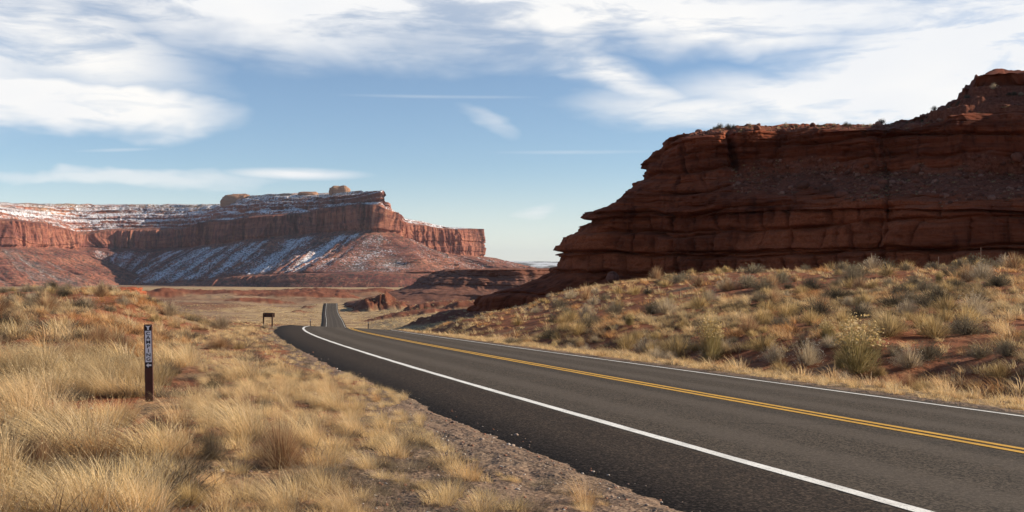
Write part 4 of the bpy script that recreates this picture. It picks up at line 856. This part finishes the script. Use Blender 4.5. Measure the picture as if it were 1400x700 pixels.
# --- shrubs: individuals
def shrub_proto(kind, lod, seed):
    """returns list of (part name, mesh)"""
    k = {0: 1., 1: .45, 2: .2}[lod]; wm = {0: 1., 1: 2.3, 2: 5.}[lod]
    if kind == 'sagebrush':
        return [('stems', pmesh('stems', stems3(seed, 14, .5, .5, .012 * (1 + lod * .4), (.16, .12, .09)))),
                ('foliage', pmesh('foliage', dome(seed, int(1500 * k), .62, .62, .0045 * wm, [(.22, .175, .125), (.29, .235, .165), (.165, .125, .088), (.26, .215, .135)]) + leaves(seed, int(1500 * k), .62, .62, .009 * wm ** .8, [(.25, .215, .14), (.32, .27, .18), (.18, .15, .10)], .6)))]
    if kind == 'dark_shrub':
        return [('stems', pmesh('stems', stems3(seed, 12, .5, .5, .012 * (1 + lod * .4), (.10, .075, .055)))),
                ('foliage', pmesh('foliage', dome(seed, int(1500 * k), .65, .60, .005 * wm, [(.125, .10, .072), (.165, .135, .095), (.09, .07, .05)]) + leaves(seed, int(1200 * k), .65, .6, .010 * wm ** .8, [(.13, .12, .075), (.18, .15, .10)], .55)))]
    if kind == 'rabbitbrush':
        fl = leaves(seed, int(3400 * k), .50, 1.05, .014 * wm ** .8, [(.68, .50, .24), (.76, .60, .34), (.58, .42, .17)], .82)
        V, Fc, Cc = fl[0]; zq = V.reshape(-1, 4, 3)[:, :, 2].mean(1); sel = zq > .60; V = V.reshape(-1, 4, 3)[sel].reshape(-1, 3); Cc = Cc.reshape(-1, 4, 3)[sel].reshape(-1, 3)
        return [('stems', pmesh('stems', stems3(seed, 18, .38, .8, .009 * (1 + lod * .4), (.22, .17, .10)))),
                ('foliage', pmesh('foliage', dome(seed, int(2300 * k), .48, 1.02, .0045 * wm, [(.40, .32, .14), (.48, .39, .20), (.28, .23, .10), (.42, .33, .17)], fan=1.0, segs=3))),
                ('blossom', pmesh('blossom', [(V, np.arange(len(V)).reshape(-1, 4), Cc)]))]
    if kind == 'olive_shrub':
        return [('stems', pmesh('stems', stems3(seed, 10, .45, .45, .010 * (1 + lod * .4), (.20, .15, .09)))),
                ('foliage', pmesh('foliage', dome(seed, int(1700 * k), .60, .58, .0045 * wm, [(.58, .41, .18), (.46, .33, .15), (.66, .49, .26), (.30, .21, .10)])))]
    if kind == 'pale_shrub':
        return [('stems', pmesh('stems', stems3(seed, 12, .5, .5, .010 * (1 + lod * .4), (.30, .24, .18)))),
                ('foliage', pmesh('foliage', dome(seed, int(1700 * k), .60, .70, .0042 * wm, [(.54, .43, .29), (.62, .51, .36), (.42, .33, .22), (.34, .27, .18)], segs=3) + leaves(seed, int(500 * k), .6, .7, .008 * wm ** .8, [(.55, .48, .38)], .8)))]
    if kind == 'rust_shrub':
        return [('stems', pmesh('stems', stems3(seed, 16, .45, .7, .007 * (1 + lod * .4), (.26, .12, .07)))),
                ('foliage', pmesh('foliage', dome(seed, int(1900 * k), .50, .85, .004 * wm, [(.38, .22, .12), (.48, .31, .17), (.27, .14, .085), (.62, .46, .26)], fan=1.25, segs=3)))]
    if kind == 'grass_tussock':
        tf = tuft(seed, int(620 * k), .22, .80, .36, .0036 * wm, BLOND, (WL * 1.15, .05), .32, 5, .35); return [(None, pmesh('grass_tussock', tf + [wisps(tf, int(900 * k), .006 * wm ** .7, seed)]))]
LIB = {}
def get_proto(kind, lod, var):
    key = (kind, lod, var)
    if key not in LIB: LIB[key] = shrub_proto(kind, lod, 400 + hash_s(kind) + var * 13 + lod * 101)
    return LIB[key]
def hash_s(s): return sum(ord(c) * (i + 3) for i, c in enumerate(s)) % 977
SH = []                                                        # every planted shrub: dict
SIZE = {'sagebrush': (1.24, .66), 'dark_shrub': (1.3, .66), 'rabbitbrush': (.98, 1.1), 'olive_shrub': (1.2, .62), 'pale_shrub': (1.2, .76), 'rust_shrub': (1.0, .92), 'grass_tussock': (.8, .72)}
def plant(kind, x, y, z, wd, ht, label=None, region=None):
    r = math.hypot(x, y); lod = 0 if r < 26 else 1 if r < 70 else 2
    if any(math.hypot(q['x'] - x, q['y'] - y) < .30 * (q['w'] + wd) for q in SH) and label is None: return
    ps = get_proto(kind, lod, rng.integers(0, 3) if lod else rng.integers(0, 2)); sw, sh = SIZE[kind]
    if ps[0][0] is None: root = obj(kind, ps[0][1])
    else:
        root = empty(kind)
        for nm, me in ps:
            if lod == 2 and nm == 'stems': continue
            obj(nm, me, root)
    root.location = (x, y, z - .03); root.scale = (wd / sw, wd / sw, ht / sh); root.rotation_euler = (0, 0, float(rng.uniform(-.6, .6) if kind == 'grass_tussock' else rng.uniform(0, 6.28)))
    SH.append(dict(o=root, kind=kind, x=x, y=y, z=z, w=wd, h=ht, label=label, region=region, px=700 + F * x / y))
def plant_px(kind, px, base, wpx, hpx, label=None):
    h_ = hit(px, base)
    if h_ is None or h_[1] > 400:
        return print('no ground for', kind, px, base)
    x, y, z = h_; plant(kind, x, y, z, wpx / F * y, hpx / F * y, label)
named = [
 ('rabbitbrush', 1172, 512, 80, 74, 'tallest yellow topped rabbitbrush, at the foot of the bank right of the road'),
 ('rabbitbrush', 971, 494, 46, 62, 'upright yellow topped rabbitbrush nearer the butte, second tallest beside the road'),
 ('olive_shrub', 926, 489, 62, 36, 'wide olive yellow bush touching the second tallest rabbitbrush on its left'),
 ('olive_shrub', 857, 480, 38, 30, 'round olive yellow bush close to the verge, left of the wide olive bush'),
 ('olive_shrub', 893, 486, 36, 22, 'small olive bush squeezed between two larger olive bushes at the verge'),
 ('dark_shrub', 1222, 420, 56, 20, 'dark low bush, left half of the long dark pair halfway up the bank'),
 ('dark_shrub', 1270, 420, 60, 22, 'dark low bush, right half of the long dark pair halfway up the bank'),
 ('dark_shrub', 1146, 410, 52, 20, 'dark spreading bush left of the long dark pair on the bank'),
 ('dark_shrub', 1123, 455, 44, 18, 'dark low bush just above and left of the tallest rabbitbrush'),
 ('sagebrush', 1322, 458, 72, 30, 'broad grey green sagebrush low on the bank near the right edge'),
 ('sagebrush', 1340, 490, 52, 24, 'grey sagebrush lowest on the bank near the right edge'),
 ('sagebrush', 1378, 486, 46, 26, 'grey sagebrush low on the bank at the right edge of the view'),
 ('olive_shrub', 1344, 424, 32, 17, 'golden round bush halfway up the bank near the right edge'),
 ('sagebrush', 1066, 388, 38, 20, 'dark grey sagebrush near the crest, first of the large round ones'),
 ('sagebrush', 1166, 387, 50, 23, 'dark grey sagebrush near the crest in the middle of the bank'),
 ('sagebrush', 1296, 378, 34, 19, 'dark grey sagebrush on the crest toward the right edge'),
 ('dark_shrub', 1308, 393, 34, 14, 'dark low bush just below the crest toward the right edge'),
 ('dark_shrub', 1364, 392, 46, 22, 'dark bush on the crest nearest the right edge'),
 ('sagebrush', 930, 386, 54, 15, 'low grey sagebrush on the crest at the foot of the butte'),
 ('sagebrush', 1030, 374, 50, 15, 'low grey sagebrush on the crest left of a tall pale bush'),
 ('pale_shrub', 1116, 370, 36, 22, 'tall pale feathery bush on the crest under the cliff'),
 ('pale_shrub', 1194, 368, 34, 20, 'tallest straw coloured bush on the crest of the bank'),
 ('olive_shrub', 1215, 378, 46, 20, 'olive bush on the crest right of the tallest straw coloured bush'),
 ('olive_shrub', 1250, 400, 44, 15, 'olive yellow bush below the crest above the long dark pair'),
 ('olive_shrub', 968, 407, 26, 13, 'small golden bush on the upper slope left of the bank middle'),
 ('sagebrush', 700, 470, 34, 10, 'low grey bush at the verge far up the road'),
 ('pale_shrub', 1105, 500, 50, 40, 'pale feathery stems at the verge left of the tallest rabbitbrush'),
 ('pale_shrub', 1060, 497, 46, 30, 'pale feathery bush at the verge two bushes left of the tallest rabbitbrush'),
 ('pale_shrub', 120, 424, 44, 24, 'pale silvery bush on the brow of the field, left of the marker post'),
 ('pale_shrub', 231, 432, 42, 24, 'silvery grey bush on the brow of the field, right above the marker post'),
 ('pale_shrub', 302, 450, 42, 24, 'pale grey bush in the field between the marker post and the brown sign'),
 ('pale_shrub', 170, 418, 32, 16, 'small pale bush on the brow of the field just left of the marker post'),
 ('dark_shrub', 88, 405, 32, 14, 'dark round bush standing highest on the brow of the field'),
 ('dark_shrub', 62, 413, 46, 14, 'dark low bush just left of the highest dark bush on the brow'),
 ('dark_shrub', 22, 408, 34, 13, 'dark bush on the brow near the left edge of the view'),
 ('olive_shrub', 212, 440, 30, 14, 'small olive mound in the field just right of the marker post top'),
 ('rust_shrub', 134, 470, 56, 32, 'rust brown bush in the field left of the marker post'),
 ('rust_shrub', 172, 478, 40, 26, 'small rust brown bush close to the left side of the marker post'),
 ('rust_shrub', 386, 640, 84, 84, 'largest rust brown bush, in the foreground by the roadside'),
 ('dark_shrub', 294, 531, 52, 20, 'dark green based bush in the field right of the marker post'),
 ('sagebrush', 103, 548, 46, 26, 'dark grey sagebrush in the field left of the foot of the marker post'),
 ('sagebrush', 26, 548, 40, 24, 'grey sagebrush in the field at the left edge of the view'),
 ('sagebrush', 292, 628, 66, 50, 'grey tangled sagebrush in the foreground left of the largest rust bush'),
 ('olive_shrub', 262, 690, 84, 40, 'yellow green bush at the bottom of the view left of the gravel'),
 ('olive_shrub', 132, 700, 50, 34, 'small yellow green bush at the bottom left of the view'),
 ('sagebrush', 178, 655, 42, 36, 'small dark grey sagebrush beside the flat stone in the foreground'),
 ('sagebrush', 90, 655, 60, 40, 'dark grey sagebrush in the foreground near the left edge'),
 ('olive_shrub', 327, 477, 26, 13, 'small green tinged bush in the field below the brown sign'),
 ('rust_shrub', 268, 540, 30, 18, 'small rust bush beside the dark green based bush'),
 ('rust_shrub', 96, 492, 60, 34, 'rust brown bush at the left, between the brow and the grey sagebrush'),
 ('rust_shrub', 330, 560, 44, 28, 'rust brown bush between the dark green based bush and the roadside'),
 ('dark_shrub', 215, 590, 54, 30, 'dark tangled bush below the foot of the marker post'),
 ('rust_shrub', 60, 640, 66, 54, 'rust brown bush in the foreground near the left edge'),
 ('rust_shrub', 300, 478, 46, 24, 'rust brown bush in the field below the pale grey bush by the brow'),
 ('sagebrush', 366, 560, 40, 18, 'low grey sagebrush in the field above the largest rust bush'),
]
for a in named: plant_px(*a)
# foreground tussocks one can point at
for px, base, wpx, hpx, lab in (
 (222, 628, 130, 82, 'largest leaning blond tussock, directly below the marker post'), (105, 625, 150, 110, 'big leaning blond tussock near the left edge, level with the tussock below the post'),
 (105, 715, 150, 120, 'leaning blond tussock at the bottom left corner'), (330, 600, 110, 90, 'blond tussock standing between the largest rust bush and the tussock below the post'),
 (425, 610, 70, 70, 'blond tussock against the right side of the largest rust bush'), (30, 560, 90, 66, 'blond tussock at the left edge, behind the grey sagebrush'),
 (143, 540, 84, 60, 'blond tussock just left of the marker post base'), (330, 520, 90, 52, 'wide blond tussock behind the dark green based bush'), (250, 500, 80, 50, 'blond tussock just right of the middle of the marker post'),
 (60, 500, 80, 50, 'blond tussock in the left field midway to the brow'), (455, 560, 60, 44, 'golden tussock near the gravel edge'), (500, 640, 56, 44, 'short golden tussock at the rim of the gravel'), (470, 700, 80, 60, 'golden tussock at the bottom of the view beside the gravel'),
 (380, 700, 90, 80, 'blond tussock at the bottom of the view under the largest rust bush'), (200, 705, 90, 90, 'leaning blond tussock at the bottom of the view, third from the left')):
    plant_px('grass_tussock', px, base, wpx, hpx, lab)
for px, D_, w_, h_, lab in ((362, 56.5, .62, .34, 'low pale bush hiding the left foot of the brown board sign'), (374, 56.0, .5, .22, 'smallest pale bush, at the right foot of the brown board sign')):
    x_ = (px - 700) / F * D_; plant('pale_shrub', x_, D_, float(terrain([x_], [D_])[0]), w_, h_, lab)
# the rest of the bank and of the field
def fill(n, a0, a1, r0, r1, offtest, kinds, wts, region, smin=.5, smax=1.15, limit=999):
    x, y, r = cand(n, r0, r1, a0, a1, power=1.1); bi, off, _ = road_info(x, y); z = terrain(x, y); c = 0
    for i in range(n):
        if not offtest(off[i]) or c >= limit: continue
        row = HZ - F * z[i] / y[i]; px = 700 + F * x[i] / y[i]
        if not (-10 < px < 1410 and row < 715): continue
        kd = str(rng.choice(kinds, p=wts)); sz = rng.uniform(smin, smax); k0 = len(SH)
        if kd == 'rabbitbrush': sz = min(sz * .7, .66)
        plant(kd, float(x[i]), float(y[i]), float(z[i]), sz * SIZE[kd][0], sz * SIZE[kd][1] * rng.uniform(.8, 1.1), None, None); c += len(SH) > k0
kR = ['sagebrush', 'dark_shrub', 'olive_shrub', 'pale_shrub', 'rabbitbrush', 'rust_shrub']; pR = [.20, .18, .38, .13, .03, .08]
fill(420, 2, 28, 60, 108, lambda o: o > 12, kR, pR, 'crest', .55, 1.75, 110)
fill(420, 0, 28, 28, 60, lambda o: o > 9.5, kR, pR, 'slope', .5, 1.5, 80)
fill(220, -4, 27, 17, 60, lambda o: 7 < o < 11, ['pale_shrub', 'olive_shrub', 'rust_shrub', 'rabbitbrush'], [.42, .38, .10, .10], 'foot', .45, .9, 30)
fill(160, -28, -11, 22, 64, lambda o: o < -12, ['olive_shrub', 'pale_shrub', 'rust_shrub', 'dark_shrub', 'sagebrush'], [.25, .24, .2, .11, .2], 'field', .5, 1.0, 44)
fill(80, -9, 3, 70, 170, lambda o: o > 12, ['olive_shrub', 'pale_shrub', 'dark_shrub'], [.4, .3, .3], 'slope2', .5, 1.1, 22)
# little bushes on the butte's rim
rim = np.argmin(np.abs(BLV - 27.2)); cols_ = np.nonzero((BTP > 6.3) & (BTP < 18))[0]
for ci in cols_[rng.integers(0, len(cols_), 60)]:
    q = BQ[ci, rim]
    k = float(rng.uniform(.6, 1.4)); before = len(SH); plant('dark_shrub' if rng.random() < .7 else 'pale_shrub', float(q[0]), float(q[1]), float(q[2]), k * 1.1, k * .75)
    if len(SH) > before: SH[-1]['region'] = 'rim'
G1 = grow('dry_grass', 3700, 4.2, 17, CN, (5, 4, 3), 1.0, kind='stuff', label='dry blond bunchgrass covering the ground beside the road in the foreground', cat='grass')
G2 = grow('dry_grass', 19000, 17, 62, CM, (5, 4, 3), .92, kind='stuff', label='dry golden bunchgrass on both sides of the road further back', cat='grass')
G3 = grow('dry_grass', 14000, 62, 165, CF, (4, 3, 3), 1.05, kind='stuff', label='dry grass on the upper bank and the brow of the field', cat='grass')
ORD = ['leftmost', 'second', 'third', 'fourth', 'fifth', 'sixth', 'seventh', 'eighth', 'ninth', 'tenth', 'eleventh', 'twelfth', 'thirteenth', 'fourteenth', 'fifteenth', 'sixteenth']
LOOK = {'sagebrush': 'grey bushes', 'dark_shrub': 'dark bushes', 'olive_shrub': 'olive bushes', 'pale_shrub': 'pale bushes', 'rust_shrub': 'rusty bushes', 'rabbitbrush': 'yellow topped bushes'}
CAT = {'grass_tussock': 'grass tussock'}
for q in SH:
    q['row'] = HZ - F * q['z'] / q['y']
    bi, off, _ = road_info([q['x']], [q['y']]); off = off[0]
    if q['region'] == 'rim': q['reg'] = 'along the top edge of the butte'
    elif off < 0: q['reg'] = 'on the left field brow' if q['y'] > 40 else 'behind the marker post' if q['y'] > 13 else 'in the left foreground'
    elif off < 10.5: q['reg'] = 'at the right verge, near part' if q['px'] > 1000 else 'at the right verge, far part'
    else:
        band = 'high' if q['row'] < 385 else 'upper middle' if q['row'] < 405 else 'lower middle' if q['row'] < 440 else 'low'
        side = 'at the right edge' if q['px'] > 1250 else 'behind the tallest rabbitbrush' if q['px'] > 1090 else 'before the butte middle' if q['px'] > 940 else 'before the butte end' if q['px'] > 780 else 'at its far end'
        q['reg'] = band + ' on the bank ' + side
from collections import defaultdict
gr = defaultdict(list)
for q in SH: gr[(q['kind'], q['reg'])].append(q)
for (kd, rg), L in gr.items():
    L = sorted([q for q in L if not q['label']], key=lambda q: q['px'])
    for i, q in enumerate(L):
        if len(L) == 1: q['label'] = 'small ' + LOOK[kd].replace('bushes', 'bush') + ' ' + rg
        elif i == len(L) - 1: q['label'] = 'rightmost of small %s %s' % (LOOK[kd], rg)
        elif i == 0: q['label'] = 'leftmost of small %s %s' % (LOOK[kd], rg)
        else: q['label'] = '%s from left of %s %s' % (ORD[i] if i < len(ORD) else 'middle one', LOOK[kd], rg)
for q in SH: tag(q['o'], q['label'], CAT.get(q['kind'], 'shrub'), 'blond grass tussocks in the foreground' if q['kind'] == 'grass_tussock' else q['kind'].replace('_', ' ') + ' plants in the scrub')
print('shrubs', len(SH))

# ------------------------------------------------------------------ rocks
M_RED = mat_rock('red boulder stone', (.20, .08, .05), (.36, .17, .11), (.28, .12, .08), 1.2, detail=2., bdist=.04)
M_PNK = mat_rock('pale pink stone', (.36, .21, .15), (.52, .34, .26), (.44, .27, .2), 1.2, detail=2.5, bdist=.03)
for px, base, wpx, hpx, lab, m_ in ((171, 627, 26, 11, 'flat pale pink stone beside the small grey sagebrush in the foreground', M_PNK), (28, 677, 22, 9, 'flat pinkish stone near the bottom left corner', M_PNK), (50, 682, 20, 6, 'thin grey stone right of the stone in the bottom left corner', M_PNK),
                                (332, 522, 14, 6, 'small red stone right of the dark green based bush', M_RED)):
    h_ = hit(px, base); k = h_[1] / F
    o = obj('stone', rock_mesh('stone', wpx * k / 2, wpx * k * .35, hpx * k * .7, px, m_, .2, .1, 22), label=lab, cat='stone', group='loose stones in the left field'); o.location = (h_[0], h_[1], h_[2])
k = 150 / F
o = obj('boulder', rock_mesh('boulder', 8 * k, 8 * k, 8 * k, 5, mat_rock('dark boulder stone', (.12, .045, .03), (.22, .09, .06), (.16, .06, .04), 1.2, detail=2., bdist=.04), .2, .0, 36), label='rounded fallen boulder at the foot of the butte above the grass', cat='boulder'); o.location = ((838 - 700) * k, 150, (HZ - 380) * k)
# low red outcrop on the left, beyond the brow
D = 250; k = D / F
def outcrop():
    U_, V_ = np.meshgrid(np.linspace(0, 2 * math.pi, 260, endpoint=False), np.linspace(0, 1, 60), indexing='ij')
    rr_ = np.where(V_ < .55, 1.15 - .27 * V_ / .55, .88 * (1 - (V_ - .55) / .45)); z = np.where(V_ < .55, V_ / .55, 1 + .06 * (V_ - .55))
    X = np.cos(U_) * rr_ * 42 * k; Y = np.sin(U_) * rr_ * 7; n = fbm(X / 1.2, Y / 1.2, z * 3, o=4); st_ = (_h(np.floor(z * 5), z * 0, z * 0) - .5)
    X += np.cos(U_) * (n * 1.0 + st_ * .8); Y += np.sin(U_) * (n + st_); Z = z * 2.1 + fbm(X / 2, Y / 2, o=4) * .35 * (V_ > .3) - .4
    V = np.stack([X, Y, Z], -1).reshape(-1, 3); return mesh_np('rock_outcrop', V, grid_faces(260, 60, True), mat_rock('bright red mudstone', (.27, .075, .035), (.42, .14, .07), (.34, .10, .05), 1.5, detail=1., bdist=.3), True, dict(rubble_shade=np.zeros(len(V))))
o = obj('rock_outcrop', outcrop(), label='low flat bright red outcrop showing beyond the brow of the left field', cat='rock outcrop'); o.location = ((152 - 700) * k, D, (HZ - 403) * k)

# ------------------------------------------------------------------ marker post, brown sign, posts
def boxes_mesh(name, boxes, mat, bev=0.):
    import bmesh
    bm = bmesh.new()
    for (cx, cy, cz, sx, sy, sz) in boxes:
        r_ = bmesh.ops.create_cube(bm, size=1); bmesh.ops.scale(bm, vec=(sx, sy, sz), verts=r_['verts']); bmesh.ops.translate(bm, vec=(cx, cy, cz), verts=r_['verts'])
    if bev: bmesh.ops.bevel(bm, geom=bm.edges[:], offset=bev, segments=2, affect='EDGES')
    me = bpy.data.meshes.new(name); bm.to_mesh(me); bm.free(); me.materials.append(mat); return me
M_BRN = plain('brown post plastic', (.085, .032, .022), .55, .15, 12); M_STK = plain('white decal', (.88, .85, .82), .5, .05, 30); M_BLK = plain('dark decal print', (.03, .022, .02), .5, .1, 20)
M_STEEL = plain('weathered steel', (.13, .10, .085), .6, .2, 10, .4)
hp = hit(205, 549); px_, py_, pz_ = hp; kk = py_ / F; PW = 11.5 * kk; PH = (pz_ * 0 + (HZ - 441) * kk) - pz_
post = empty('marker_post', (px_, py_, pz_ - .02), math.radians(4), label='slim brown marker post reading CAMPING with a left arrow', cat='sign post')
post.rotation_euler = (0, math.radians(-1.2), math.radians(6))
prof = [(-PW / 2, 0), (-PW / 2 + .006, -.009), (-PW * .2, -.004), (PW * .2, -.004), (PW / 2 - .006, -.009), (PW / 2, 0), (PW / 2 - .004, .006), (-PW / 2 + .004, .006)]
zs = [-.25, PH - .006, PH]; V = np.array([(a * (1 if i < 2 else .96), b, zz) for i, zz in enumerate(zs) for a, b in prof]); n8 = 8
fcs = np.array([(i * n8 + j, i * n8 + (j + 1) % n8, (i + 1) * n8 + (j + 1) % n8, (i + 1) * n8 + j) for i in range(2) for j in range(n8)])
me = mesh_np('post_body', V, [fcs, np.array([(16, 17, 22, 23), (17, 18, 21, 22), (18, 19, 20, 21)])], M_BRN, False); obj('post_body', me, post)
yF = -.0135; u_ = PH * 0 + kk                                   # one photo pixel in metres
def flat(name, poly, mat, y, parent, th=.0012):
    n = len(poly); V = [(a, y, b) for a, b in poly] + [(a, y + th, b) for a, b in poly]
    me = bpy.data.meshes.new(name); me.from_pydata(V, [], [tuple(range(n)), tuple(range(2 * n - 1, n - 1, -1))] + [(i, n + i, n + (i + 1) % n, (i + 1) % n) for i in range(n)]); me.materials.append(mat); me.update()
    return obj(name, me, parent)
def rect(x0, x1, z0, z1): return [(x0, z0), (x1, z0), (x1, z1), (x0, z1)]
hw = PW * .37
pl = flat('decal', rect(-hw, hw, PH - 51.5 * u_, PH - 8.7 * u_), M_STK, yF + .006, post, .002)
em = flat('tent_symbol_decal', rect(-hw, hw, PH - 8.3 * u_, PH - 1.0 * u_), M_BLK, yF + .006, post, .002)
flat('tent_symbol', [(-hw * .88, PH - 1.5 * u_), (-hw * .30, PH - 4.2 * u_), (-hw * .25, PH - 7.6 * u_), (hw * .25, PH - 7.6 * u_), (hw * .30, PH - 4.2 * u_), (hw * .88, PH - 1.5 * u_), (hw * .3, PH - 2.2 * u_), (-hw * .3, PH - 2.2 * u_)][::-1], M_STK, yF + .0045, em)
ar = flat('arrow_decal', rect(-hw, hw, PH - 59.5 * u_, PH - 51.9 * u_), M_BLK, yF + .006, post, .002)
zc = PH - 55.7 * u_
flat('arrow', [(-hw * .85, zc), (-hw * .05, zc + 2.9 * u_), (-hw * .05, zc + 1.1 * u_), (hw * .85, zc + 1.1 * u_), (hw * .85, zc - 1.1 * u_), (-hw * .05, zc - 1.1 * u_), (-hw * .05, zc - 2.9 * u_)], M_STK, yF + .0045, ar)
for i, ch in enumerate('CAMPING'):
    cu = bpy.data.curves.new('letter', 'FONT'); cu.body = ch; cu.size = 6.3 * u_; cu.align_x = 'CENTER'; cu.align_y = 'CENTER'; cu.extrude = .0006; cu.offset = .0010; cu.materials.append(M_BLK)
    t_ = bpy.data.objects.new('letter', cu); COL.objects.link(t_); bpy.context.view_layer.update()
    me = bpy.data.meshes.new_from_object(t_.evaluated_get(bpy.context.evaluated_depsgraph_get())); bpy.data.objects.remove(t_); me.name = 'letter'
    if not me.materials: me.materials.append(M_BLK)
    o = obj('letter', me, pl); o.rotation_euler = (math.pi / 2, 0, 0); o.location = (0, yF + .0048, PH - (12.6 + i * 5.85) * u_); o.scale = (1.3, 1, 1)

# brown sign seen from behind, by the brow
D = 58.; k = D / F; zg = float(terrain([(370 - 700) * k], [D])[0]); print('sign', HZ - zg / k)
sg = empty('brown_sign', ((367.5 - 700) * k, D, zg), math.radians(-18), label='dark brown board sign on two posts seen from behind near the road brow', cat='sign')
ztop = (HZ - 427.5) * k - zg; zb = ztop - 6.2 * k
obj('board', boxes_mesh('board', [(0, .03, (ztop + zb) / 2, 18 * k, .035, ztop - zb)], plain('brown painted board', (.14, .065, .038), .7, .2, 6), .004), sg)
obj('crossbar', boxes_mesh('crossbar', [(0, -.012, ztop - 1.6 * k, 16.5 * k, .04, .06), (0, -.012, zb + 1.4 * k, 16.5 * k, .04, .06)], M_STEEL), sg)
for sx in (-6.8, 6.8): obj('post', boxes_mesh('post', [(sx * k, -.085, (ztop - .02) / 2 - .25, .07, .06, ztop + .46)], plain('brown timber', (.07, .035, .022), .8, .2, 8), .006), sg)
# slim posts by the brow and a fence post on the bank
for px, base, hpx, lab, wd in ((424.5, 446, 9.5, 'slim grey roadside post left of the far road', .09), (503.5, 446, 6, 'slim dark roadside post right of the far road', .10)):
    D = 118.; k = D / F; x = (px - 700) * k; zg = float(terrain([x], [D])[0]); top = (HZ - (base - hpx)) * k
    e = empty('roadside_post', (x, D, zg), 0, label=lab, cat='post', group='roadside posts at the brow')
    obj('shaft', boxes_mesh('shaft', [(0, 0, (top - zg) / 2 - .2, wd, .05, top - zg + .4)], M_STEEL, .008), e); obj('reflector', boxes_mesh('reflector', [(0, -.032, top - zg - .12, wd * .8, .008, .12)], M_STK), e)
for px, D, lab in ((1341, 74, 'rusty fence post on the crest near the right edge'), (1283, 76, 'shorter rusty fence post on the crest, left of the other')):
    k = D / F; x = (px - 700) * k; zg = float(terrain([x], [D])[0]); hh = 1.45 if px > 1300 else 1.0
    e = empty('fence_post', (x, D, zg), .4, label=lab, cat='fence post', group='fence posts on the bank')
    obj('stake', boxes_mesh('stake', [(0, 0, hh / 2 - .15, .06, .012, hh + .3), (0, .018, hh / 2 - .15, .010, .036, hh + .28)], plain('rusty steel', (.10, .05, .035), .8, .3, 20)), e)
    obj('wire_clip', boxes_mesh('wire_clip', [(0, -.012, hh - .12, .075, .012, .02), (0, -.012, hh - .45, .075, .012, .02)], M_STEEL), e)

# ------------------------------------------------------------------ haze
def haze():
    me = boxes_mesh('haze', [(0, 5000, 250, 64000, 72000, 900)], None) if False else None
    m = bpy.data.materials.new('haze'); m.use_nodes = True; m.node_tree.nodes.clear(); N = NT(m.node_tree)
    v = N.node('ShaderNodeVolumePrincipled'); v.inputs['Color'].default_value = (.72, .82, .95, 1); v.inputs['Density'].default_value = 1.7e-5; v.inputs['Anisotropy'].default_value = .2
    o = N.node('ShaderNodeOutputMaterial'); N.l.new(v.outputs[0], o.inputs['Volume'])
    lo, hi = -140., 340.
    me = boxes_mesh('haze', [(0, 0, (lo + hi) / 2, 62000, 62000, hi - lo)], m); obj('haze', me, kind='stuff', label='thin pale haze in the air over the valley', cat='haze')
haze()
